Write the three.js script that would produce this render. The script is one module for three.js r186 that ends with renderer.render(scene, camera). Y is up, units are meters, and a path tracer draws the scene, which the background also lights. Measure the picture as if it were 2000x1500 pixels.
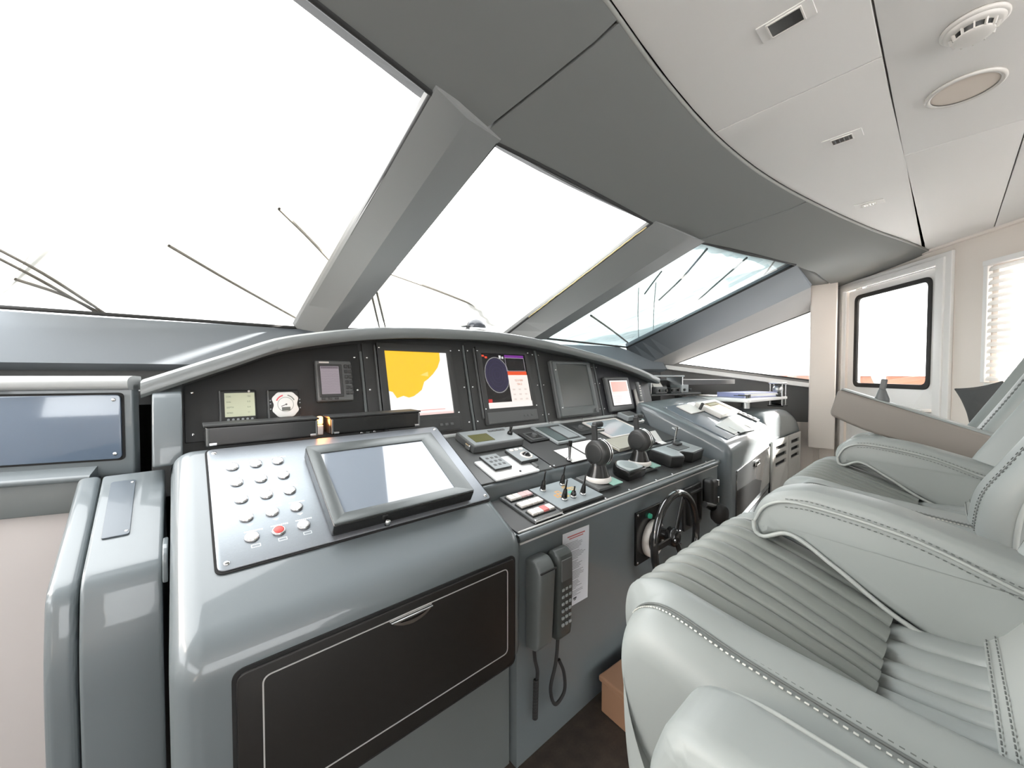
import * as THREE from 'three';
import { mergeGeometries, toCreasedNormals } from 'three/addons/utils/BufferGeometryUtils.js';
import { RoundedBoxGeometry } from 'three/addons/geometries/RoundedBoxGeometry.js';
import { ImprovedNoise } from 'three/addons/math/ImprovedNoise.js';

// ------------------------------------------------------------------ camera, sky, exposure
const scene = new THREE.Scene();
const camera = new THREE.PerspectiveCamera(2 * Math.atan(750 / 740) * 180 / Math.PI, 4 / 3, 0.05, 200);
camera.position.set(0, 1.25, 0);
{ const yaw = 41.1 * Math.PI / 180, pit = 1.5 * Math.PI / 180;
  camera.lookAt(Math.sin(yaw) * Math.cos(pit), 1.25 - Math.sin(pit), -Math.cos(yaw) * Math.cos(pit)); }
scene.background = new THREE.Color().setRGB(0.97, 0.99, 1.0);
scene.backgroundIntensity = 1.0;
{ // hazy afternoon sun over the starboard quarter
  const sun = new THREE.DirectionalLight(new THREE.Color().setRGB(1.0, 0.94, 0.87), 9); sun.position.set(8.2, 1.25 + 4.6, 3.4); sun.target.position.set(0, 1.25, 0);
  sun.castShadow = true; sun.shadow.radius = 6; sun.shadow.mapSize.set(2048, 2048); Object.assign(sun.shadow.camera, { left: -6, right: 6, top: 6, bottom: -6, near: 0.5, far: 30 });
  scene.add(sun, sun.target); }
const EXPOSURE = 7.6;
const renderer = new THREE.WebGLRenderer({ antialias: true });
renderer.toneMapping = THREE.LinearToneMapping;
renderer.toneMappingExposure = EXPOSURE;
renderer.shadowMap.enabled = true;

// ------------------------------------------------------------------ helpers
const V = (x, y, z) => new THREE.Vector3(x, y, z), R = (d) => d * Math.PI / 180, PI = Math.PI;
const lerp = THREE.MathUtils.lerp, sstep = THREE.MathUtils.smoothstep;
let seed = 7; const rnd = () => { seed = (seed * 16807) % 2147483647; return seed / 2147483647; };
const perlin = new ImprovedNoise(), noise = (x, y, z = 0) => perlin.noise(x + 31.7, y + 11.3, z + 5.1);
const used = {};
const numbered = (n) => { const k = used[n] = (used[n] ?? -1) + 1; return k ? n + '_' + String(k).padStart(3, '0') : n; };
const M = (o) => new THREE.MeshPhysicalMaterial(o);
const rgb = (r, g, b) => new THREE.Color().setRGB(r, g, b);
function mesh(name, geo, mat, parent = scene, p, r) {
  const m = new THREE.Mesh(geo, mat); m.name = parent === scene ? numbered(name) : name;
  m.castShadow = m.receiveShadow = true; if (p) m.position.set(...p); if (r) m.rotation.set(...r);
  parent.add(m); return m;
}
function tag(o, label, category, group) { o.userData.label = label; o.userData.category = category; if (group) o.userData.group = group; return o; }
function thing(name, label, category, p = [0, 0, 0], r = [0, 0, 0], group) {
  const g = new THREE.Group(); g.name = numbered(name); g.rotation.order = 'YXZ'; g.position.set(...p); g.rotation.set(...r); scene.add(g);
  return tag(g, label, category, group);
}
function part(name, parent) { const g = new THREE.Group(); g.name = name; parent.add(g); return g; }
function struct(o, label) { o.userData.kind = 'structure'; if (label) o.userData.label = label; return o; }
function sgroup(name, p = [0, 0, 0], r = [0, 0, 0]) { const g = new THREE.Group(); g.name = name; g.rotation.order = 'YXZ'; g.position.set(...p); g.rotation.set(...r); scene.add(g); return struct(g); }
const box = (w, h, d, r = 0, s = 2) => r ? new RoundedBoxGeometry(w, h, d, s, Math.min(r, w / 2.02, h / 2.02, d / 2.02)) : new THREE.BoxGeometry(w, h, d);
const at = (g, x, y, z, rx = 0, ry = 0, rz = 0) => { if (rx) g.rotateX(rx); if (ry) g.rotateY(ry); if (rz) g.rotateZ(rz); return g.translate(x, y, z); };
const cyl = (r1, r2, h, n = 24) => new THREE.CylinderGeometry(r1, r2, h, n);
const merge = (a) => mergeGeometries(a.map((g) => { const q = g.index ? g.toNonIndexed() : g; for (const k of Object.keys(q.attributes)) if (!['position', 'normal', 'uv'].includes(k)) q.deleteAttribute(k); return q; }), false);
const curve = (pts) => new THREE.CatmullRomCurve3(pts.map((p) => p.isVector3 ? p : V(...p)), false, 'centripetal');
const tube = (pts, r, n = 40, k = 8) => new THREE.TubeGeometry(curve(pts), n, r, k, false);
const lathe = (pts, n = 32) => new THREE.LatheGeometry(pts.map((p) => new THREE.Vector2(...p)), n);
function rpoly(pts, r = 0) {           // polygon with rounded corners
  const s = new THREE.Shape(), n = pts.length;
  pts.forEach((p, i) => {
    const a = pts[(i + n - 1) % n], b = pts[(i + 1) % n], rr = p[2] ?? r;
    const la = Math.hypot(a[0] - p[0], a[1] - p[1]), lb = Math.hypot(b[0] - p[0], b[1] - p[1]), q = Math.min(rr, la * 0.49, lb * 0.49);
    const A = [p[0] + (a[0] - p[0]) * q / la, p[1] + (a[1] - p[1]) * q / la], B = [p[0] + (b[0] - p[0]) * q / lb, p[1] + (b[1] - p[1]) * q / lb];
    if (i) s.lineTo(...A); else s.moveTo(...A);
    if (q > 0) s.quadraticCurveTo(p[0], p[1], ...B);
  });
  s.closePath(); return s;
}
const rrect = (x0, y0, x1, y1, r) => rpoly([[x0, y0], [x1, y0], [x1, y1], [x0, y1]], r);
function ext(shape, d, b = 0, seg = 3, cs = 8) {     // extrude along +z, outer size kept
  const g = new THREE.ExtrudeGeometry(shape, { depth: Math.max(d - 2 * b, 1e-4), bevelEnabled: b > 0, bevelSize: b, bevelThickness: b, bevelOffset: -b, bevelSegments: seg, curveSegments: cs });
  return b ? toCreasedNormals(g.translate(0, 0, b), R(32)) : g;
}
const exX = (zy, x0, x1, r = 0, b = 0, seg = 4) => ext(rpoly(zy, r), x1 - x0, b, seg).rotateY(-PI / 2).translate(x1, 0, 0);   // profile (z, y) swept along x
const exY = (xz, y0, y1, r = 0, b = 0) => ext(rpoly(xz.map(([x, z, q]) => [x, -z, q ?? r])), y1 - y0, b).rotateX(-PI / 2).translate(0, y0, 0);   // outline (x, z) swept up
function skin(secs, crease = 35, caps = true) {      // closed sections joined along
  const pos = [], n = secs[0].length, tri = (a, b, c) => pos.push(a.x, a.y, a.z, b.x, b.y, b.z, c.x, c.y, c.z);
  for (let i = 0; i + 1 < secs.length; i++) for (let j = 0; j < n; j++) { const k = (j + 1) % n, a = secs[i][j], b = secs[i][k], c = secs[i + 1][k], d = secs[i + 1][j]; tri(a, b, c); tri(a, c, d); }
  if (caps) for (const [s, f] of [[secs[0], 1], [secs[secs.length - 1], 0]]) for (let j = 1; j + 1 < n; j++) f ? tri(s[0], s[j + 1], s[j]) : tri(s[0], s[j], s[j + 1]);
  const g = new THREE.BufferGeometry(); g.setAttribute('position', new THREE.Float32BufferAttribute(pos, 3)); g.computeVertexNormals();
  g.setAttribute('uv', new THREE.Float32BufferAttribute(new Float32Array(pos.length / 3 * 2), 2));
  return toCreasedNormals(g, R(crease));
}
function grid(nu, nv, f) {             // smooth surface f(u, v)
  const pos = [], uv = [], idx = [];
  for (let j = 0; j <= nv; j++) for (let i = 0; i <= nu; i++) { const p = f(i / nu, j / nv); pos.push(p.x, p.y, p.z); uv.push(i / nu, j / nv); }
  for (let j = 0; j < nv; j++) for (let i = 0; i < nu; i++) { const a = j * (nu + 1) + i, b = a + 1, c = a + nu + 1, d = c + 1; idx.push(a, b, d, a, d, c); }
  const g = new THREE.BufferGeometry(); g.setAttribute('position', new THREE.Float32BufferAttribute(pos, 3)); g.setAttribute('uv', new THREE.Float32BufferAttribute(uv, 2)); g.setIndex(idx); g.computeVertexNormals(); return g;
}
function interp(tab, x) {              // table [[x, y], ...], smooth
  if (x <= tab[0][0]) { const [a, b] = tab; return a[1] + (x - a[0]) * (b[1] - a[1]) / (b[0] - a[0]); }
  const n = tab.length; if (x >= tab[n - 1][0]) { const a = tab[n - 2], b = tab[n - 1]; return b[1] + (x - b[0]) * (b[1] - a[1]) / (b[0] - a[0]); }
  let i = 0; while (tab[i + 1][0] < x) i++;
  const sl = (k) => { const a = tab[Math.max(0, k - 1)], b = tab[Math.min(n - 1, k + 1)]; return (b[1] - a[1]) / (b[0] - a[0]); };
  const [x0, y0] = tab[i], [x1, y1] = tab[i + 1], h = x1 - x0, t = (x - x0) / h, t2 = t * t, t3 = t2 * t;
  return (2 * t3 - 3 * t2 + 1) * y0 + (t3 - 2 * t2 + t) * h * sl(i) + (-2 * t3 + 3 * t2) * y1 + (t3 - t2) * h * sl(i + 1);
}
const canvasTex = (w, h, draw) => { const c = document.createElement('canvas'); c.width = w; c.height = h; const k = c.getContext('2d'); draw(k, w, h); const t = new THREE.CanvasTexture(c); t.colorSpace = THREE.SRGBColorSpace; return t; };
const glow = (tex, k = 1) => M({ color: 0x050505, roughness: 0.25, emissive: 0xffffff, emissiveMap: tex, emissiveIntensity: k / EXPOSURE });
function noiseTex(n, f, lo, hi, sc = 4) {
  const d = new Uint8Array(n * n * 4);
  for (let j = 0; j < n; j++) for (let i = 0; i < n; i++) { const v = 0.5 + 0.35 * noise(i / n * f * 8, j / n * f * 8) + 0.35 * noise(i / n * f * 30, j / n * f * 30, 3) + 0.2 * (rnd() - 0.5), q = Math.max(0, Math.min(1, v)); for (let c = 0; c < 3; c++) d[(j * n + i) * 4 + c] = lo[c] + (hi[c] - lo[c]) * q; d[(j * n + i) * 4 + 3] = 255; }
  const t = new THREE.DataTexture(d, n, n); t.magFilter = THREE.LinearFilter; t.wrapS = t.wrapT = THREE.RepeatWrapping; t.repeat.set(sc, sc); t.colorSpace = THREE.SRGBColorSpace; t.needsUpdate = true; return t;
}
const plane = (w, h) => new THREE.PlaneGeometry(w, h);

// ------------------------------------------------------------------ materials
const gray = M({ color: rgb(0.128, 0.149, 0.159), roughness: 0.42, clearcoat: 0.6, clearcoatRoughness: 0.05 });
const grayFlat = M({ color: rgb(0.115, 0.128, 0.128), roughness: 0.55, clearcoat: 0.25, clearcoatRoughness: 0.3 });
const headerM = M({ color: rgb(0.185, 0.19, 0.184), roughness: 0.85 });
const fasciaM = M({ color: rgb(0.15, 0.17, 0.19), roughness: 0.75 });
const sideM = M({ color: rgb(0.15, 0.148, 0.144), roughness: 0.8 });
const darkGap = M({ color: rgb(0.012, 0.012, 0.012), roughness: 0.9 });
const black = M({ color: rgb(0.022, 0.023, 0.023), roughness: 0.5 });
const blackGloss = M({ color: rgb(0.012, 0.012, 0.012), roughness: 0.25, clearcoat: 0.2, clearcoatRoughness: 0.05 });
const charcoal = M({ color: rgb(0.045, 0.046, 0.046), roughness: 0.5 });
const midGray = M({ color: rgb(0.11, 0.115, 0.115), roughness: 0.45 });
const paleGray = M({ color: rgb(0.32, 0.35, 0.36), roughness: 0.4, clearcoat: 0.3 });
const ceilM = M({ color: rgb(0.84, 0.815, 0.79), roughness: 0.6 });
const ceilGap = M({ color: rgb(0.5, 0.48, 0.46), roughness: 0.9 });
const cream = M({ color: rgb(0.80, 0.735, 0.675), roughness: 0.5 });
const whiteP = M({ color: rgb(0.84, 0.83, 0.815), roughness: 0.45, clearcoat: 0.1, clearcoatRoughness: 0.1 });
const plasticW = M({ color: rgb(0.75, 0.72, 0.68), roughness: 0.45 });
const paperM = M({ color: rgb(0.82, 0.82, 0.8), roughness: 0.8 });
const leather = M({ color: rgb(0.262, 0.284, 0.276), roughness: 0.42, specularIntensity: 0.8 });
const leather2 = M({ color: rgb(0.2, 0.214, 0.2), roughness: 0.5 });
const leatherEdge = M({ color: rgb(0.33, 0.35, 0.335), roughness: 0.45 });
const threadD = M({ color: rgb(0.12, 0.13, 0.125), roughness: 0.8 });
const threadL = M({ color: rgb(0.6, 0.61, 0.57), roughness: 0.8 });
const armShell = M({ color: rgb(0.2, 0.18, 0.16), roughness: 0.5 });
const chrome = M({ color: rgb(0.75, 0.75, 0.75), roughness: 0.14, metalness: 1 });
const satin = M({ color: rgb(0.55, 0.56, 0.56), roughness: 0.35, metalness: 1 });
const rubber = M({ color: rgb(0.02, 0.02, 0.02), roughness: 0.7 });
const glassM = M({ color: 0xffffff, roughness: 0, transmission: 1, thickness: 0, ior: 1.45 });
const floorM = M({ color: 0xffffff, roughness: 0.8, map: noiseTex(256, 1, [42, 36, 31], [74, 64, 56], 8) });
const woodM = M({ color: rgb(0.36, 0.205, 0.125), roughness: 0.5 });
const screwM = chrome;

function screw(parent, x, y, z = 0.002, r = 0.0045) {
  const s = mesh('screw', at(new THREE.SphereGeometry(r, 10, 6, 0, 2 * PI, 0, PI / 2), 0, 0, 0, PI / 2), screwM, parent, [x, y, z]); s.scale.z = 0.6; return s;
}

// ------------------------------------------------------------------ planes of the console (x across, s up the slope)
const SL = { pod: { p: [0, 0.83, -0.72], a: 29 }, up: { p: [0, 0.893, -0.95], a: 17 }, lo: { p: [0, 0.807, -0.756], a: 11 } };
function onSlope(k, name, label, cat, x, s, group, lift = 0) {
  lift += 0.0012; const { p, a } = SL[k], q = R(a);
  return thing(name, label, cat, [x, p[1] + s * Math.sin(q) + lift * Math.cos(q), p[2] - s * Math.cos(q) + lift * Math.sin(q)], [-(PI / 2 - q), 0, 0], group);
}
const DT = Math.atan(0.25);
function onDash(name, label, cat, x, s, lift = 0, group) {
  lift = 0.0035;
  return thing(name, label, cat, [x, 1 + s * Math.cos(DT) + lift * Math.sin(DT), -1.2975 - s * Math.sin(DT) + lift * Math.cos(DT)], [-DT, 0, 0], group);
}

// ================================================================== SETTING
// floor
struct(mesh('floor', box(9, 0.1, 7), floorM, scene, [1, 0.115, 0.3]), 'dark brown wheelhouse floor');
// roof slab over the cabin, with white panels below it
const topArc = [[-2.2, -0.06], [-1.0, -0.28], [-0.2, -0.42], [0.3, -0.485], [0.752, -0.522], [1.058, -0.548], [1.469, -0.556], [1.918, -0.522], [2.429, -0.437], [3.034, -0.308], [3.495, -0.185], [3.918, -0.083], [4.3, 0.0]];
const lowArc = [[-2.4, -0.2], [-1.2, -0.5], [-0.3, -0.71], [0.202, -0.817], [0.505, -0.893], [0.754, -0.935], [1.14, -0.955], [1.714, -0.939], [2.169, -0.901], [2.558, -0.822], [3.078, -0.676], [3.5, -0.668], [3.9, -0.687], [4.35, -0.68], [4.7, -0.66]];
const yL = (x) => 1.97 + 0.07 * sstep(x, 3.1, 3.9);
const aT = (x) => interp(topArc, x), aL = (x) => interp(lowArc, x);
const ceiling = sgroup('ceiling'); ceiling.userData.label = 'white panelled wheelhouse ceiling';
{
  const slab = [[-2.4, 3.3], [4.9, 3.3], [4.9, -0.3]]; for (let i = 0; i <= 30; i++) { const x = lerp(4.5, -2.4, i / 30); slab.push([x, aT(x) - 0.01]); }
  mesh('backing', exY(slab, 2.118, 2.2), ceilGap, ceiling);
  const g = 0.0022, front = (x0, x1) => { const o = [[x0 + g, -0.128 - g], [x1 - g, -0.128 - g]]; for (let i = 0; i <= 20; i++) { const x = lerp(x1 - g, x0 + g, i / 20); o.push([x, aT(x) + 0.004]); } return o; };
  const pan = (o) => mesh('panel', exY(o, 2.1, 2.117, 0, 0.0015), ceilM, ceiling);
  pan(front(-2.1, 1.43)); pan(front(1.43, 3.78));
  const rect = (x0, z0, x1, z1) => pan([[x0 + g, z0 + g], [x1 - g, z0 + g], [x1 - g, z1 - g], [x0 + g, z1 - g]]);
  rect(-2.2, -0.128, 2.135, 0.165); rect(2.135, -0.128, 4.2, 0.165);
  for (const [x0, x1] of [[-2.2, 0.72], [0.72, 2.135], [2.135, 4.4]]) for (const [z0, z1] of [[0.165, 1.2], [1.2, 2.2], [2.2, 3.2]]) rect(x0, z0, x1, z1);
}
// grey soffit between ceiling and windscreen, in panels
const soffit = sgroup('trim_1'); soffit.userData.label = 'grey curved soffit panels above the windscreen';
{
  const seams = [[-2.4, -2.2], [0.69, 0.80], [2.112, 2.313], [4.56, 3.97]], gap = 0.0055;
  for (let k = 0; k < 3; k++) {
    const secs = []; const n = 26;
    for (let i = 0; i <= n; i++) {
      const f = i / n, xb = lerp(seams[k][0] + gap, seams[k + 1][0] - gap, f), xt = lerp(seams[k][1] + gap, seams[k + 1][1] - gap, f);
      const b = V(xb, yL(xb), aL(xb)), t = V(xt, 2.092, aT(xt)), m = b.clone().lerp(t, 0.5).add(V(0, -0.006, 0)), m2 = b.clone().lerp(t, 0.86).add(V(0, -0.008, 0));
      secs.push([b, m, m2, t, t.clone().add(V(0, 0.012, 0)), m.clone().add(V(0, 0.04, -0.03)), b.clone().add(V(0, 0.03, -0.03)), b.clone().add(V(0, 0.012, -0.012))]);
    }
    mesh('panel', skin(secs, 40), headerM, soffit);
  }
  const bk = []; for (let i = 0; i <= 40; i++) { const x = lerp(-2.4, 4.9, i / 40); bk.push([V(x, yL(x) + 0.02, aL(x) - 0.02), V(x, 2.112, aT(x) - 0.004), V(x, 2.19, aT(x)), V(x, yL(x) + 0.08, aL(x) - 0.12)]); }
  mesh('backing', skin(bk, 40), darkGap, soffit);
  const bead = []; for (let i = 0; i <= 60; i++) { const x = lerp(-2.2, 4.0, i / 60); bead.push(V(x, 2.096, aT(x) - 0.004)); }
  mesh('edge_bead', tube(bead, 0.0065, 160, 8), M({ color: rgb(0.30, 0.30, 0.28), roughness: 0.5 }), soffit);
}
// windscreen base curve
const base = [[-2.4, -1.9], [-1.7, -2.4], [-0.58, -2.66], [0.516, -2.55], [1.8, -2.45], [2.7, -2.3], [3.35, -2.1], [3.75, -1.93]];
const bZ = (x) => interp(base, x);
const P = { // pane corners: bottom left, bottom right, top right, top left
  port: [V(-1.75, 1.5, -2.38), V(0.53, 1.522, -2.545), V(0.5, 1.97, -0.885), V(-1.2, 1.97, -0.5)],
  mid: [V(0.76, 1.53, -2.5), V(1.80, 1.525, -2.15), V(1.712, 1.97, -0.94), V(0.75, 1.97, -0.937)],
  stbd: [V(2.15, 1.53, -2.1), V(3.37, 1.515, -2.11), V(3.07, 1.97, -0.67), V(2.165, 1.97, -0.9)] };
const bil = (q, u, v) => q[0].clone().lerp(q[1], u).lerp(q[3].clone().lerp(q[2], u), v);
const pn = (q) => q[1].clone().sub(q[0]).cross(q[3].clone().sub(q[0])).normalize();
function windowPane(name, q, label) {
  const w = sgroup(name); w.userData.label = label; const n = pn(q).multiplyScalar(pn(q).y > 0 ? 1 : -1);
  mesh('pane', grid(8, 8, (u, v) => bil(q, u, v).addScaledVector(n, 0.012)), glassM, w);
  const ring = [];
  for (const [u, v] of [[0, 0], [1, 0], [1, 1], [0, 1]]) ring.push(bil(q, u, v).addScaledVector(n, 0.004));
  mesh('gasket', merge(ring.map((a, i) => new THREE.TubeGeometry(new THREE.LineCurve3(a, ring[(i + 1) % 4]), 1, 0.009, 6))), rubber, w);
  return w;
}
windowPane('window_1', P.port, 'large raked windscreen pane over the port side');
windowPane('window_2', P.mid, 'middle raked windscreen pane between two mullions');
windowPane('window_3', P.stbd, 'starboard raked windscreen pane with fabric cover outside');
{ const l = []; for (let i = 0; i <= 30; i++) { const f = i / 30, p = bil(P.mid, 0.985 + 0.004 * noise(f * 30, 1), lerp(0.25, 0.98, f)); p.y -= 0.004; l.push(p); }
  mesh('sealant', tube(l, 0.0032, 90, 6), M({ color: rgb(0.5, 0.4, 0.2), roughness: 0.9 }), scene.getObjectByName('window_2')); }
// mullions
function mullion(name, label, bot, top) {
  const secs = []; for (let i = 0; i <= 10; i++) secs.push(bot.map((b, j) => b.clone().lerp(top[j], i / 10)));
  const m = struct(mesh(name, skin(secs, 20), M({ color: rgb(0.235, 0.24, 0.238), roughness: 0.55 })), label); return m;
}
mullion('trim_2', 'grey wedge mullion between the port and middle windscreen panes',
  [V(0.516, 1.522, -2.55), V(0.50, 1.55, -2.55), V(0.78, 1.56, -2.5), V(0.785, 1.53, -2.47), V(0.60, 1.482, -2.33)], [V(0.497, 1.972, -0.86), V(0.49, 2.0, -0.86), V(0.765, 2.0, -0.9), V(0.755, 1.972, -0.92), V(0.605, 1.952, -0.88)]);
mullion('trim_3', 'grey wedge mullion between the middle and starboard windscreen panes',
  [V(1.80, 1.515, -2.16), V(1.79, 1.55, -2.17), V(2.2, 1.55, -2.13), V(2.20, 1.525, -2.11), V(1.84, 1.49, -1.90)], [V(1.708, 1.972, -0.92), V(1.70, 2.0, -0.92), V(2.18, 2.0, -0.87), V(2.17, 1.972, -0.885), V(1.977, 1.952, -0.872)]);
// coaming below the windscreen and the shelf ahead of the dash
{
  const secs = []; for (let i = 0; i <= 50; i++) { const x = lerp(-2.4, 3.75, i / 50), z = bZ(x), y = 1.52 - 0.15 * sstep(x, 3.2, 3.75); secs.push([V(x, y, z + 0.004), V(x, y - 0.02, z + 0.012), V(x, 1.30, z + 0.05), V(x, 1.28, z + 0.02), V(x, 1.25, z - 0.08), V(x, y + 0.01, z - 0.08)]); }
  struct(mesh('trim_4', skin(secs, 30), fasciaM), 'blue grey coaming strip under the windscreen');
  const sh = [[-2.4, -1.25], [-0.3, -1.55], [2.5, -1.55], [3.9, -1.3]]; for (let i = 0; i <= 20; i++) { const x = lerp(3.9, -2.4, i / 20); sh.push([x, bZ(x) - 0.05]); }
  struct(mesh('trim_5', exY(sh, 1.16, 1.2), black), 'dark shelf between dash and windscreen');
  const und = []; for (let i = 0; i <= 30; i++) { const x = lerp(-2.4, 3.75, i / 30), z = bZ(x); und.push([V(x, 1.3, z - 0.02), V(x, 0.1, z - 0.02), V(x, 0.1, z - 0.1), V(x, 1.3, z - 0.1)]); }
  struct(mesh('wall_front', skin(und, 30), black), 'dark bulkhead ahead of the dash');
  for (const x of [-0.4]) { }
}
// A pillar and starboard side wall with its triangular window
{
  const a0 = V(3.07, 1.972, -0.665), b0 = V(4.03, 1.985, -0.77), c0 = V(4.36, 1.83, -0.83), d0 = V(4.36, 2.08, -0.83);
  const a1 = V(3.37, 1.515, -2.12), b1 = V(3.62, 1.355, -2.02), c1 = V(3.88, 1.35, -1.88), d1 = V(3.9, 1.5, -2.2), secs = [];
  const li = [];
  for (let i = 0; i <= 16; i++) { const f = i / 16, a = a0.clone().lerp(a1, f), b = b0.clone().lerp(b1, f), c = c0.clone().lerp(c1, f), d = d0.clone().lerp(d1, f); secs.push([a, b, b.clone().add(V(0.03, 0.03, 0)), d, a.clone().add(V(0.02, 0.04, -0.02))]); li.push([b.clone().add(V(0.004, 0.002, 0)), c, d, b.clone().add(V(0.03, 0.035, 0))]); }
  struct(mesh('trim_6', skin(secs, 18), fasciaM), 'blue grey corner post running down beside the starboard windscreen pane');
  struct(mesh('trim_11', skin(li, 18), M({ color: rgb(0.30, 0.30, 0.295), roughness: 0.7 })), 'pale grey lining strip between corner post and triangular window');
  struct(mesh('trim_12', skin([[V(3.3, 2.02, -0.70), V(3.3, 2.12, -0.70), V(3.3, 2.12, -0.95), V(3.3, 2.02, -0.95)], [V(4.9, 2.055, -0.69), V(4.9, 2.15, -0.69), V(4.9, 2.15, -1.0), V(4.9, 2.055, -1.0)]]), headerM), 'grey closing piece above the corner post');
  const fr = [[a1, b1, c1, d1], [V(3.45, 1.2, -2.1), V(3.64, 1.2, -2.02), V(3.86, 1.2, -1.9), V(3.9, 1.2, -2.2)]];
  struct(mesh('trim_7', skin(fr, 18), sideM), 'dark grey corner below the starboard post');
  // wall plane from (3.9,-1.84) to (4.42,-0.83)
  const dx = 0.52, dz = 1.01, L = Math.hypot(dx, dz), w = sgroup('wall_starboard', [3.9, 0, -1.84], [0, -Math.atan2(dz, dx), 0]); w.userData.label = 'dark grey starboard side wall under the triangular window';
  const sh = rpoly([[-0.35, 0.12], [1.5, 0.12], [1.5, 2.15], [-0.35, 2.15]]);
  sh.holes.push(rpoly([[-0.005, 1.355, 0.02], [1.32, 1.155], [1.32, 1.905]], 0));
  mesh('panel', ext(sh, 0.06).translate(0, 0, -0.06), sideM, w);
  mesh('lining', ext(rpoly([[0.6, 0.12], [1.45, 0.12], [1.45, 0.8], [0.6, 0.8]]), 0.012), cream, w);
  const sl = (s0, y0, s1, y1) => [V(s0, y0, 0), V(s1, y1, 0)];
  const [s0, s1] = sl(-0.12, 1.345, 1.2, 1.155); mesh('sill', skin([s0, s1].map((c) => [c.clone().add(V(0, 0, 0.0)), c.clone().add(V(0, 0, 0.05)), c.clone().add(V(0, -0.04, 0.055)), c.clone().add(V(0, -0.045, 0))]), 30), whiteP, w);
  const win = sgroup('window_4', [3.9, 0, -1.84], [0, -Math.atan2(dz, dx), 0]); win.userData.label = 'triangular side window over the starboard counter';
  mesh('pane', ext(rpoly([[-0.01, 1.35], [1.32, 1.15], [1.32, 1.91]]), 0.006).translate(0, 0, -0.035), glassM, win);
  mesh('gasket', merge([new THREE.TubeGeometry(new THREE.LineCurve3(V(0, 1.352, -0.02), V(1.3, 1.165, -0.02)), 1, 0.012, 6)]), rubber, win);
}
// angled starboard wall with door and blind window
const DWp = [3.88, 0, -0.075], DWr = [0, -R(138.5), 0];
{
  const w = sgroup('wall_right', DWp, DWr); w.userData.label = 'cream starboard wall with door and window';
  const sh = rpoly([[-1.25, 0.12], [0.95, 0.12], [0.95, 2.16], [-1.25, 2.16]]);
  sh.holes.push(rrect(-0.79, 0.14, 0.06, 2.0, 0.02)); sh.holes.push(rrect(0.40, 1.22, 0.85, 1.87, 0.01));
  mesh('panel', ext(sh, 0.07).translate(0, 0, -0.07), cream, w);
  mesh('cornice', ext(rpoly([[-1.0, 2.085], [0.95, 2.085], [0.95, 2.16], [-1.0, 2.16]]), 0.03, 0.006), cream, w);
  const U = (a, b, c, d, t, u) => rpoly([[a, 0.17], [c, 0.17], [c, u], [d, u], [d, 0.17], [b, 0.17], [b, t], [a, t]], 0);
  const fr = U(-0.93, 0.15, -0.79, 0.06, 2.05, 1.985);
  const t = struct(mesh('trim_8', ext(fr, 0.022, 0.005), whiteP, scene, DWp, DWr), 'white frame around the side door'); t.rotation.order = 'YXZ';
  const fi = U(-0.86, 0.11, -0.785, 0.055, 2.02, 1.98);
  mesh('inner_bead', ext(fi, 0.034, 0.004), whiteP, t);
  const d = sgroup('door_1', DWp, DWr); d.userData.label = 'white side door with a large black edged window';
  const leaf = rrect(-0.775, 0.15, 0.045, 1.975, 0.02); leaf.holes.push(rrect(-0.69, 1.15, -0.02, 1.915, 0.05));
  mesh('leaf', ext(leaf, 0.045, 0.006).translate(0, 0, -0.055), whiteP, d);
  const gk = rrect(-0.70, 1.14, -0.008, 1.925, 0.055); gk.holes.push(rrect(-0.668, 1.175, -0.038, 1.892, 0.04)); mesh('gasket', ext(gk, 0.02, 0.004).translate(0, 0, -0.022), rubber, d);
  mesh('pane', ext(rrect(-0.69, 1.15, -0.02, 1.915, 0.05), 0.006).translate(0, 0, -0.03), glassM, d);
  for (const y of [1.82, 1.78, 0.6]) mesh('hinge', at(cyl(0.008, 0.008, 0.06, 12), 0.075, y, 0.02), satin, d);
  mesh('ledge', box(0.2, 0.02, 0.1, 0.006), whiteP, d, [-0.06, 1.0, 0.03]);
  const win = sgroup('window_5', DWp, DWr); win.userData.label = 'side window behind the white venetian blind';
  mesh('pane', ext(rrect(0.39, 1.21, 0.86, 1.88, 0.01), 0.006).translate(0, 0, -0.05), glassM, win);
  // wall that carries on aft
  struct(mesh('wall_aft_side', box(0.08, 2.04, 3.2), cream, scene, [3.24, 1.14, 2.1]), 'cream side wall further aft');
}
// pillar between side window and door
struct(mesh('trim_9', at(box(0.16, 1.5, 0.185, 0.012, 3), 0, 0, 0, 0, R(8)), cream, scene, [4.36, 1.335, -0.735]), 'cream upright casing between side window and door');
struct(mesh('trim_10', box(0.4, 2.1, 0.08), cream, scene, [4.62, 1.15, -0.80]));
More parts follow.
